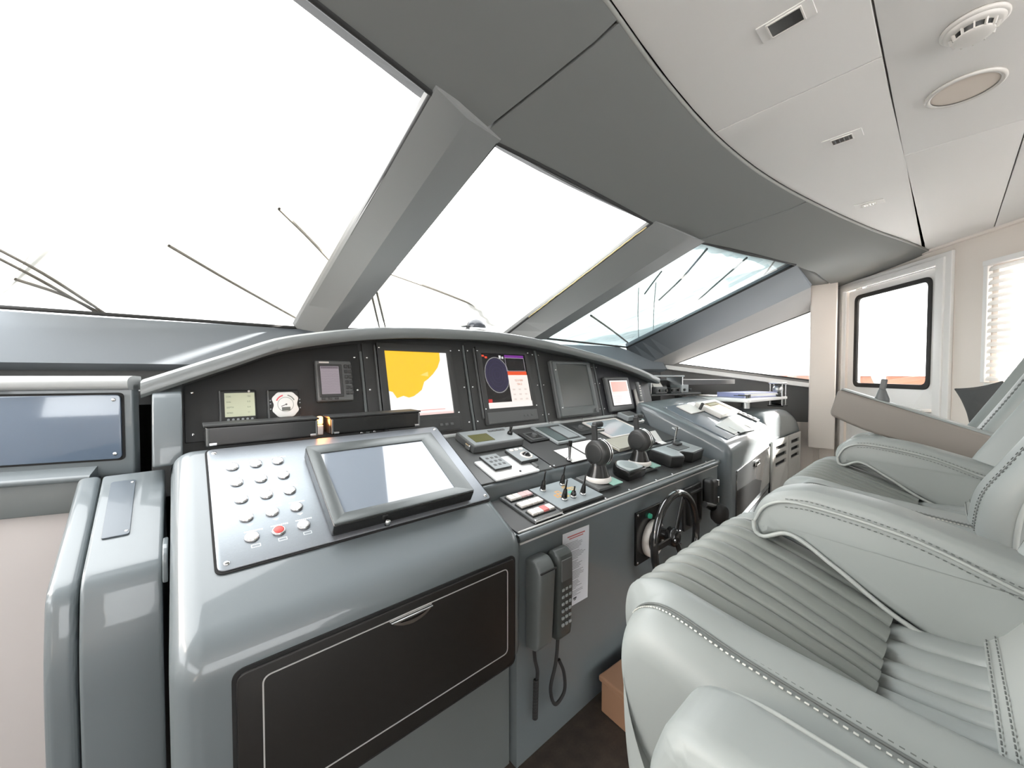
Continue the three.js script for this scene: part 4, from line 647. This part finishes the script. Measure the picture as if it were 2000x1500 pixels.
{ // chart table and what lies on it
  const t = thing('chart_table', 'white chart table top on a steel post beside the side wall', 'table', [0, 0, 0]);
  mesh('top', exY([[3.27, -0.99], [4.05, -0.92], [3.92, -1.55], [3.45, -1.66], [3.27, -1.5]], 1.03, 1.052, 0.02, 0.004), whiteP, t); mesh('post', at(cyl(0.03, 0.03, 0.056, 20), 3.42, 1.0015, -1.06), satin, t);
  const b = thing('ring_binder', 'lavender blue binder lying flat on the white chart table', 'binder', [3.78, 1.053, -1.15], [0, R(-14), 0]); mesh('cover', box(0.5, 0.008, 0.24, 0.003), M({ color: rgb(0.42, 0.44, 0.72), roughness: 0.4 }), b, [0, 0.004, 0]); mesh('pages', box(0.48, 0.026, 0.225), paperM, b, [0.005, 0.02, 0.002]); mesh('cover', box(0.5, 0.006, 0.24, 0.003), M({ color: rgb(0.47, 0.49, 0.76), roughness: 0.4 }), b, [0, 0.036, 0]); mesh('spine', box(0.012, 0.04, 0.24, 0.004), M({ color: rgb(0.42, 0.44, 0.72), roughness: 0.4 }), b, [-0.252, 0.02, 0]);
  const s = thing('sunglasses', 'small dark sunglasses beside the lavender binder', 'glasses', [3.42, 1.053, -1.04]); for (const x of [-0.028, 0.028]) mesh('lens', box(0.046, 0.03, 0.004, 0.012), blackGloss, s, [x, 0.018, 0]); mesh('bridge', box(0.02, 0.005, 0.004), black, s, [0, 0.026, 0]); for (const x of [-0.05, 0.05]) mesh('temple', box(0.004, 0.005, 0.09), black, s, [x, 0.024, -0.045]);
  const l = thing('wall_lantern', 'small glass and chrome lantern fixed at the pillar end of the side wall', 'lantern', [4.0, 0.985, -0.985]); mesh('frame', merge([-1, 1].flatMap((x) => [-1, 1].map((z) => at(cyl(0.004, 0.004, 0.2, 10), x * 0.055, 0.085, z * 0.045)))), chrome, l); mesh('top_plate', box(0.13, 0.012, 0.11, 0.004), chrome, l, [0, 0.185, 0]); mesh('base_plate', box(0.14, 0.012, 0.12, 0.004), black, l, [0, -0.015, 0]); mesh('bowl', at(new THREE.SphereGeometry(0.04, 20, 12), 0, 0.13, 0), satin, l); mesh('body', box(0.09, 0.09, 0.075, 0.008), blackGloss, l, [0, 0.04, 0]);
  // clutter in the corner behind the hood end
  const c = thing('radio_rack', 'open grey rack of small radio boxes in the corner behind the hood', 'rack', [2.75, 1.1, -1.42], [0, R(-8), 0]); mesh('lower_shelf', box(0.62, 0.012, 0.2, 0.003), charcoal, c, [0.05, 0.0, 0]); mesh('upper_shelf', box(0.4, 0.012, 0.16, 0.003), paleGray, c, [0.0, 0.135, -0.02]); for (const x of [-0.19, 0.19]) mesh('upright', box(0.01, 0.13, 0.14, 0.003), satin, c, [x, 0.07, -0.02]);
  mesh('radio_box', box(0.13, 0.05, 0.12, 0.004), midGray, c, [-0.1, 0.032, 0.01]); mesh('radio_box', box(0.12, 0.04, 0.12, 0.004), black, c, [0.06, 0.027, 0.02]); mesh('radio_box', box(0.1, 0.06, 0.1, 0.004), paleGray, c, [0.22, 0.037, 0]); for (let i = 0; i < 6; i++) mesh('knob', at(cyl(0.01, 0.01, 0.012, 12), 0, 0, 0, PI / 2), blackGloss, c, [-0.14 + i * 0.075, 0.03, 0.085]);
  mesh('wedge', exX([[-0.06, 0], [0.06, 0], [0.0, 0.08]], -0.16, -0.06, 0.004), plasticW, c).position.y = 0.045;
  const bt = thing('blue_bottle', 'small blue capped bottle standing on the corner radio rack', 'bottle', [3.065, 1.1075, -1.42]); mesh('bottle', lathe([[0, 0], [0.022, 0], [0.024, 0.004], [0.024, 0.05], [0.012, 0.066], [0.012, 0.072]], 20), M({ color: rgb(0.6, 0.65, 0.8), roughness: 0.3 }), bt); mesh('cap', at(cyl(0.014, 0.014, 0.03, 16), 0, 0.085, 0), M({ color: rgb(0.1, 0.14, 0.55), roughness: 0.4 }), bt);
}

// ------------------------------------------------------------------ port wing and narrow cabinet
{
  const ry = -R(19.9);            // wing runs forward as it goes to port
  const w = thing('port_wing', 'grey side wing of the dash with blue glass panel', 'console', [-0.08, 0, -1.31], [0, ry, 0]);
  mesh('face', exX([[0, 1.0, 0.01], [0, 1.228, 0.01], [-0.03, 1.228], [-0.03, 1.0]], -1.3, -0.012, 0, 0.004), gray, w);
  mesh('top_rail', exX([[0.02, 1.212, 0.012], [0.022, 1.238, 0.012], [0.0, 1.246, 0.01], [-0.04, 1.244], [-0.04, 1.21]], -1.3, -0.012, 0.004, 0), M({ color: rgb(0.27, 0.28, 0.28), roughness: 0.45, clearcoat: 0.5, clearcoatRoughness: 0.2 }), w);
  mesh('panel_gap', ext(rrect(-0.505, 1.04, -0.028, 1.205, 0.012), 0.003), darkGap, w, [0, 0, -0.001]);
  mesh('blue_panel', ext(rrect(-0.5, 1.045, -0.033, 1.2, 0.01), 0.006, 0.001), M({ color: rgb(0.10, 0.135, 0.185), roughness: 0.12, clearcoat: 1, clearcoatRoughness: 0.05 }), w, [0, 0, 0]);
  for (const [x, y] of [[-0.045, 1.188], [-0.045, 1.057], [-0.35, 1.09]]) screw(w, x, y, 0.006);
  mesh('ledge', exX([[0.03, 1.0, 0.008], [0.032, 1.012, 0.006], [0, 1.03, 0.004], [-0.03, 1.03], [-0.03, 0.99]], -1.3, -0.08, 0.002, 0), gray, w);
  mesh('fascia', exX([[0.012, 0.925], [0.012, 1.0], [-0.03, 1.0], [-0.03, 0.925]], -1.3, -0.075, 0.003, 0.002), grayFlat, w);
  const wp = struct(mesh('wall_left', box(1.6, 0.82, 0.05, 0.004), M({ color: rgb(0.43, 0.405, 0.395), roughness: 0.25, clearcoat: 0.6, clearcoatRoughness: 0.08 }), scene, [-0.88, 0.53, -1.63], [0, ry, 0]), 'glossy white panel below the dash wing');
}
{
  const t = thing('side_cabinet', 'narrow grey cabinet with rounded front between pod and white panel', 'cabinet');
  mesh('body', exX([[-0.955, 0.17], [-0.955, 0.76, 0.12], [-0.985, 0.884, 0.03], [-1.265, 1.015], [-1.28, 1.0], [-1.28, 0.17]], -0.14, -0.034, 0, 0.006, 4), gray, t);
  mesh('edge_strip', exX([[-0.965, 0.17], [-0.965, 0.75, 0.12], [-0.993, 0.875, 0.03], [-1.29, 1.012], [-1.31, 0.99], [-1.31, 0.17]], -0.182, -0.1435, 0, 0.012, 5), gray, t);
  const top = part('top', t); top.position.set(0, 0.8845, -0.985); top.rotation.x = -(PI / 2 - Math.atan2(0.131, 0.28));
  mesh('inset_panel', ext(rrect(-0.124, 0.10, -0.084, 0.28, 0.006), 0.003, 0.001), M({ color: rgb(0.10, 0.12, 0.14), roughness: 0.4, clearcoat: 0.2, clearcoatRoughness: 0.05 }), top, [0, 0, 0.0]); for (const [x, s] of [[-0.089, 0.27], [-0.089, 0.11]]) screw(top, x, s, 0.003, 0.003);
  mesh('pod_bracket', exX([[-0.95, 0.86], [-0.955, 0.91, 0.015], [-0.975, 0.925, 0.015], [-1.02, 0.925], [-1.02, 0.86]], -0.033, -0.025, 0.005, 0.003), gray, t);
}

// ------------------------------------------------------------------ step box on the floor
{
  const t = thing('wooden_step', 'tan wooden step box on the floor against the console front', 'step', [1.0, 0.165, -0.745], [0, R(-4), 0]);
  mesh('top_board', box(0.6, 0.02, 0.36, 0.006), woodM, t, [0.3, 0.105, 0.205]); mesh('side_board', box(0.018, 0.095, 0.34, 0.003), woodM, t, [0.012, 0.0475, 0.205]); mesh('front_board', box(0.57, 0.095, 0.018, 0.003), woodM, t, [0.305, 0.0475, 0.37]);
}

// ================================================================== HELM CHAIRS
const zy = (tab) => { const c = new THREE.CatmullRomCurve3(tab.map(([z, y]) => V(0, y, z)), false, 'centripetal'); return (t) => c.getPoint(t); };
const insS = zy([[-0.30, 0.72], [-0.335, 0.79], [-0.348, 0.86], [-0.335, 0.905], [-0.295, 0.925], [-0.2, 0.902], [-0.1, 0.866], [-0.05, 0.846]]);
const bolS = zy([[-0.25, 0.70], [-0.29, 0.78], [-0.304, 0.855], [-0.296, 0.9], [-0.262, 0.922], [-0.15, 0.906], [0.0, 0.889], [0.12, 0.88]]);
const insB = zy([[-0.058, 0.836], [0.0, 0.84], [0.045, 0.848], [0.09, 0.872], [0.13, 0.95], [0.18, 1.06], [0.255, 1.24], [0.335, 1.44], [0.37, 1.52]]);
const bolB = zy([[0.05, 0.85], [0.051, 0.9], [0.062, 0.97], [0.1, 1.05], [0.155, 1.16], [0.222, 1.3], [0.30, 1.46], [0.335, 1.53]]);
const hwS = (t) => lerp(0.188, 0.118, sstep(t, 0.45, 1)), hwB = (t) => lerp(0.116, 0.165, sstep(t, 0, 0.7));
const rib = (u, n) => { const f = u * n, d = Math.abs(f - Math.round(f)); return -0.009 * Math.exp(-((d / 0.07) ** 2)) - 0.006 * (1 - Math.min(1, d * 2)) ** 2; };
function seatPart(c, side) {
  return grid(64, 56, (a, t) => {
    const I = insS(t), B = side > 0 ? insS(t).add(V(0, 0.004, 0.01)) : bolS(t), hw = hwS(t); let x, p;
    if (a < 0.5) { const k = a / 0.5, w = sstep(k, 0.0, lerp(1.0, 0.5, sstep(t, 0.4, 0.6))); p = I.clone().lerp(B, w); p.y -= 0.006 * Math.exp(-((k / 0.05) ** 2)); p.y += 0.008 * Math.sin(PI * k) * (t > 0.45 ? 1 : 0.3); x = lerp(side > 0 ? 0.216 : hw, 0.245, k); if (side > 0) p.y -= 0.012 * Math.sin(PI * k); }
    else { const k = (a - 0.5) / 0.5, q = Math.min(1, k * 2) * PI / 2; p = B.clone(); p.y -= 0.004 * Math.exp(-((k / 0.03) ** 2)); x = 0.245 + 0.05 * Math.sin(q); p.y -= 0.055 * (1 - Math.cos(q)) + 0.19 * Math.max(0, 2 * k - 1); if (t < 0.55) p.z += (0.05 * (1 - Math.cos(q))) * (1 - t / 0.55); x -= 0.03 * Math.max(0, 2 * k - 1) ** 2; }
    return V(x * side, p.y, p.z);
  });
}
function flip(g) { const i = g.index.array; for (let k = 0; k < i.length; k += 3) { const q = i[k]; i[k] = i[k + 1]; i[k + 1] = q; } g.computeVertexNormals(); return g; }
function stitches(f, n, len, mat, parent, r = 0.0009) {
  const parts = [], up = V(0, 0, 1);
  for (let i = 0; i < n; i++) { const a = f((i + 0.2) / n), b = f((i + 0.72) / n), d = b.clone().sub(a), g = cyl(r, r, d.length(), 5); g.applyQuaternion(new THREE.Quaternion().setFromUnitVectors(V(0, 1, 0), d.normalize())); const m = a.clone().lerp(b, 0.5); g.translate(m.x, m.y, m.z); parts.push(g); }
  const o = mesh('stitching', merge(parts), mat, parent); o.userData.kind = 'stuff'; return o;
}
const armG = (w) => exX([[-0.2429, 1.0043, 0.05], [-0.267, 0.9487, 0.03], [-0.2484, 0.9107, 0.014], [-0.1984, 0.933, 0.03], [-0.0464, 0.8384, 0.1], [0.1854, 0.7401, 0.02], [0.1854, 0.9487, 0.02], [-0.0742, 1.022, 0.15], [-0.1854, 1.0294, 0.06]], -w / 2, w / 2, 0, 0.024, 6);
function arm(parent, x, name, side, raise = 0) {
  const a = part(name, parent); a.position.set(x, 0, 0);
  if (raise) { a.position.set(x, 0.92, 0.2); a.rotation.x = raise; }
  const off = raise ? [0, -0.92, -0.2] : [0, 0, 0];
  mesh('pad', armG(0.095), leather, a, off);
  const s = -side * 0.0505;
  mesh('piping', tube([[s, 0.9487, -0.2559], [s, 0.9255, -0.2521], [s, 0.92, -0.2392], [s, 0.9385, -0.1965], [s, 0.8996, -0.1251], [s, 0.8468, -0.0464], [s, 0.805, 0.0556], [s, 0.7633, 0.1576]], 0.0042, 60, 8), leatherEdge, a, off);
  mesh('piping', tube([[s, 0.9487, -0.254], [s, 0.9793, -0.2392], [s, 0.9988, -0.2086], [s, 1.0016, -0.1669], [s, 0.9812, -0.0278], [s, 0.9413, 0.0779], [s, 0.9116, 0.1576]], 0.003, 60, 8), leatherEdge, a, off);
  for (const dy of [-0.008, 0.008]) { const st = stitches((f) => V(s * 1.01, interp([[0, 0.998], [0.12, 1.001], [0.47, 0.981], [0.75, 0.944], [1, 0.912]], f) + dy, lerp(-0.204, 0.158, f)), 46, 0.006, threadD, a); st.position.set(...off); }
  return a;
}
function makeChair(label, cx, opt, dz = 0) {
  const c = thing('helm_chair', label, 'chair', [cx, 0, 0], [0, 0, 0], 'leather helm chairs'); 
  mesh('floor_plate', at(lathe([[0, 0], [0.2, 0], [0.2, 0.015], [0.08, 0.03], [0, 0.03]], 40), 0, 0.12, 0.02), satin, c);
  mesh('pedestal', at(cyl(0.055, 0.065, 0.5, 28), 0, 0.38, 0.02), satin, c);
  mesh('seat_base', exX([[-0.24, 0.62, 0.04], [-0.30, 0.74, 0.03], [-0.29, 0.83], [0.12, 0.80], [0.16, 0.62, 0.03]], -0.262, 0.262, 0.01, 0.02), leather, c);
  const si = mesh('seat_insert', grid(220, 60, (a, t) => { const p = insS(t), k = a * 2 - 1, hw = hwS(t), r = rib(a, 8) * lerp(1.9, 1, sstep(t, 0.45, 0.75)); const tan = insS(Math.min(1, t + 0.01)).sub(insS(Math.max(0, t - 0.01))).normalize(); return V(k * (k > 0 ? Math.max(hw, 0.216) : hw), p.y + r * tan.z, p.z - r * tan.y); }), leather2, c); si.userData.label = 'ribbed leather seat centre';
  for (const s of [-1, 1]) {
    const b = mesh('seat_bolster', s > 0 ? flip(seatPart(c, s)) : seatPart(c, s), leather, c);
    if (s > 0) continue;
    const g = (k) => (f) => { const t = lerp(0.42, 1, f), B = bolS(t); return V(s * (0.245 + k), B.y + 0.0012 - (k > 0 ? 0.0009 : 0), B.z); };
    mesh('seam', tube(Array.from({ length: 24 }, (_, i) => g(0.0)(i / 23)), 0.0016, 80, 6), threadD, b);
    stitches(g(-0.008), 80, 0, threadD, b, 0.0011); stitches(g(0.009), 80, 0, threadL, b, 0.0012);
  }
  // backrest
  const bi = mesh('back_insert', grid(160, 60, (a, t) => { const p = insB(t), k = a * 2 - 1, hw = hwB(t), r = rib(a, 7); return V(k * (k > 0 ? lerp(0.216, hw, sstep(t, 0.2, 0.5)) : hw), p.y + r * (t < 0.3 ? 1 : 0.2), p.z - r * (t < 0.3 ? 0 : 1)); }), leather, c); bi.userData.label = 'ribbed leather back centre';
  for (const s of [-1, 1]) {
    const f = (a, t) => { const B = bolB(t).add(V(0, 0, dz * (1 - t))), hw = hwB(t); let x, p; const I2 = insB(lerp(0.30, 1, t));
      if (a < 0.5) { const k = a / 0.5, w = sstep(k, 0, 0.6); p = I2.clone().lerp(B, w); p.z -= 0.01 * Math.sin(PI * k); x = lerp(hw, 0.255, k); }
      else { const k = (a - 0.5) / 0.5, q = Math.min(1, k * 2) * PI / 2; p = B.clone(); x = 0.255 + 0.045 * Math.sin(q); p.z += 0.045 * (1 - Math.cos(q)) + 0.10 * Math.max(0, 2 * k - 1); x -= 0.03 * Math.max(0, 2 * k - 1); }
      return V(x * s, p.y, p.z); };
    const g = grid(48, 50, f); const bo = mesh('back_bolster', s > 0 ? flip(g) : g, leather, c);
    mesh('seam', tube(Array.from({ length: 20 }, (_, i) => f(0.5, i / 19)), 0.0016, 60, 6), threadD, bo); stitches((q) => f(0.47, q).add(V(0, 0, -0.001)), 60, 0, threadD, bo); stitches((q) => f(0.53, q).add(V(0, 0, -0.001)), 60, 0, threadD, bo);
    mesh('piping', tube(Array.from({ length: 20 }, (_, i) => f(0.78, i / 19)), 0.005, 60, 8), leatherEdge, bo);
  }
  mesh('lumbar_strip', skin([-0.15, 0.16].map((x) => [V(x, 0.838, 0.046), V(x, 0.852, 0.044), V(x, 0.872, 0.062), V(x, 0.90, 0.078), V(x, 0.89, 0.1), V(x, 0.838, 0.1)]), 60), leatherEdge, c);
  for (const o of [[0.857, 0.047], [0.866, 0.055]]) stitches((f) => V(lerp(-0.14, 0.15, f), o[0] + 0.002, o[1] - 0.001), 26, 0, threadD, c);
  mesh('back_shell', exX([[0.06, 0.80, 0.02], [0.17, 0.82, 0.03], [0.33, 1.15, 0.05], [0.46, 1.54, 0.03], [0.35, 1.53, 0.03], [0.24, 1.24], [0.15, 1.0]], -0.265, 0.265, 0.01, 0.02), leather, c);
  mesh('arm_bracket', at(box(0.03, 0.14, 0.05, 0.008), 0.3, 0.76, 0.12), satin, c); mesh('arm_bracket', at(box(0.03, 0.14, 0.05, 0.008), -0.325, 0.76, 0.12), satin, c);
  opt(c); return c;
}
makeChair('near helm chair with ribbed seat and both armrests lowered', 0.75, (c) => {
  arm(c, 0.187, 'armrest', 1);
  const a = part('armrest', c); a.position.set(-0.374, -0.008, 0.016);
  mesh('pad', exX([[-0.185, 0.93, 0.06], [-0.208, 0.86, 0.04], [-0.19, 0.78, 0.04], [0.2, 0.60, 0.02], [0.2, 0.915, 0.02], [-0.05, 0.938, 0.06], [-0.15, 0.942, 0.05]], -0.05, 0.05, 0, 0.024, 6), leather, a);
  mesh('piping', tube([[0.043, 0.80, -0.196], [0.043, 0.85, -0.202], [0.043, 0.895, -0.193], [0.043, 0.922, -0.172], [0.043, 0.934, -0.13], [0.043, 0.933, -0.08], [0.043, 0.927, 0.02], [0.043, 0.909, 0.19]], 0.0034, 60, 8), leatherEdge, a);
}, 0.03);
makeChair('middle helm chair facing the steering wheel', 1.665, (c) => { arm(c, 0.187, 'armrest', 1); });
makeChair('far helm chair with a raised flat armrest and small joystick', 2.59, (c) => {
  arm(c, 0.33, 'armrest', 1);
  const a = part('armrest', c); a.position.set(-0.39, 0, 0); a.userData.label = 'flat brownish armrest shell';
  mesh('shell', exX([[-0.31, 1.184, 0.02], [-0.338, 1.069, 0.02], [-0.21, 1.006, 0.1], [0.13, 0.92, 0.02], [0.13, 1.022, 0.02]], -0.045, 0.045, 0, 0.01, 4), armShell, a);
  mesh('top_pad', exX([[-0.30, 1.182], [-0.298, 1.188, 0.003], [0.12, 1.033, 0.003], [0.12, 1.024]], -0.04, 0.04, 0, 0.003), leather, a);
  mesh('joystick_boot', at(lathe([[0.0, 0], [0.024, 0], [0.023, 0.02], [0.012, 0.055], [0.009, 0.06], [0, 0.06]], 20), 0, 1.128, -0.175), midGray, a); mesh('joystick_handle', at(box(0.02, 0.05, 0.02, 0.005), 0.003, 1.205, -0.172, 0.15), midGray, a);
});
// cushion and its bench by the blind window
{
  const b = thing('side_bench', 'cream bench seat below the venetian blind', 'bench', [3.42, 0.165, 0.1], [0, -R(138.5), 0]); 
  mesh('seat', box(0.34, 0.08, 0.22, 0.02, 3), cream, b, [0.12, 0.74, -0.02]); mesh('base', box(0.32, 0.7, 0.2), cream, b, [0.12, 0.35, -0.02]);
  const t = thing('throw_cushion', 'dark grey fabric cushion leaning below the venetian blind', 'cushion', [3.46, 1.085, 0.15], [R(10), -R(122), R(14)]); t.scale.setScalar(0.78);
  const cm = M({ color: rgb(0.075, 0.078, 0.08), roughness: 0.95, sheen: 0.4, sheenColor: rgb(0.3, 0.3, 0.3) });
  const face = (d) => { const g = grid(30, 30, (u, v) => { const X = u * 2 - 1, Y = v * 2 - 1, c = Math.cos(X * PI / 2) * Math.cos(Y * PI / 2); return V(0.135 * X * (1 - 0.1 * Math.cos(Y * PI / 2)), 0.135 * Y * (1 - 0.1 * Math.cos(X * PI / 2)), d * (0.06 * Math.sqrt(Math.max(0, c)) + 0.006 * c * noise(X * 3, Y * 3, d))); }); return d < 0 ? flip(g) : g; };
  mesh('front_face', face(1), cm, t); mesh('back_face', face(-1), cm, t);
  mesh('piping', tube(Array.from({ length: 61 }, (_, i) => { const k = i / 60 * 4, e = Math.floor(Math.min(k, 3.999)), f = (k - e) * 2 - 1, q = 0.135 * (1 - 0.1 * Math.cos(f * PI / 2)); return [V(0.135 * f, -q, 0), V(q, 0.135 * f, 0), V(-0.135 * f, q, 0), V(-q, -0.135 * f, 0)][e]; }), 0.003, 160, 6), cm, t);
}
{
  const b = thing('venetian_blind', 'white venetian blind on the window beside the door', 'blind', DWp, DWr); const n = 17;
  mesh('head_rail', box(0.54, 0.03, 0.04, 0.004), whiteP, b, [0.63, 1.9, 0.03]);
  mesh('side_frame', box(0.025, 0.7, 0.03, 0.004), whiteP, b, [0.36, 1.55, 0.018]);
  const sg = ext(rpoly([[-0.014, -0.004], [0, 0.001], [0.014, -0.002], [0.014, 0], [0, 0.003], [-0.014, -0.002]]), 0.5).rotateY(PI / 2).rotateX(0);
  for (let i = 0; i < n; i++) mesh('slat', sg, M({ color: rgb(0.85, 0.85, 0.84), roughness: 0.5, transmission: 0.5, thickness: 0 }), b, [0.38, 1.865 - i * 0.04, 0.03], [R(62), 0, 0]);
  mesh('bottom_rail', box(0.5, 0.016, 0.03, 0.003), whiteP, b, [0.63, 1.19, 0.03]);
}
// ------------------------------------------------------------------ outside the side windows
{
  const t = thing('side_bulwark', 'orange varnished bulwark panel with white cap rail outside the side door', 'bulwark', [5.02, 0, -0.28], [0, -R(138.5), 0]);
  for (const [x0, x1] of [[-3.0, -0.26], [-0.14, 2.2]]) mesh('panel', box(x1 - x0, 0.22, 0.03, 0.004), M({ color: rgb(0.16, 0.05, 0.018), roughness: 0.6 }), t, [(x0 + x1) / 2, 1.12, 0]);
  mesh('cap_rail', box(5.2, 0.03, 0.1, 0.008), whiteP, t, [-0.4, 1.245, 0]); mesh('stanchion', at(box(0.07, 0.3, 0.03, 0.006), -0.2, 1.12, 0.01, 0, 0, R(32)), whiteP, t); mesh('side_plating', box(5.2, 0.95, 0.05), whiteP, t, [-0.4, 0.53, -0.01]);
}
renderer.render(scene, camera);
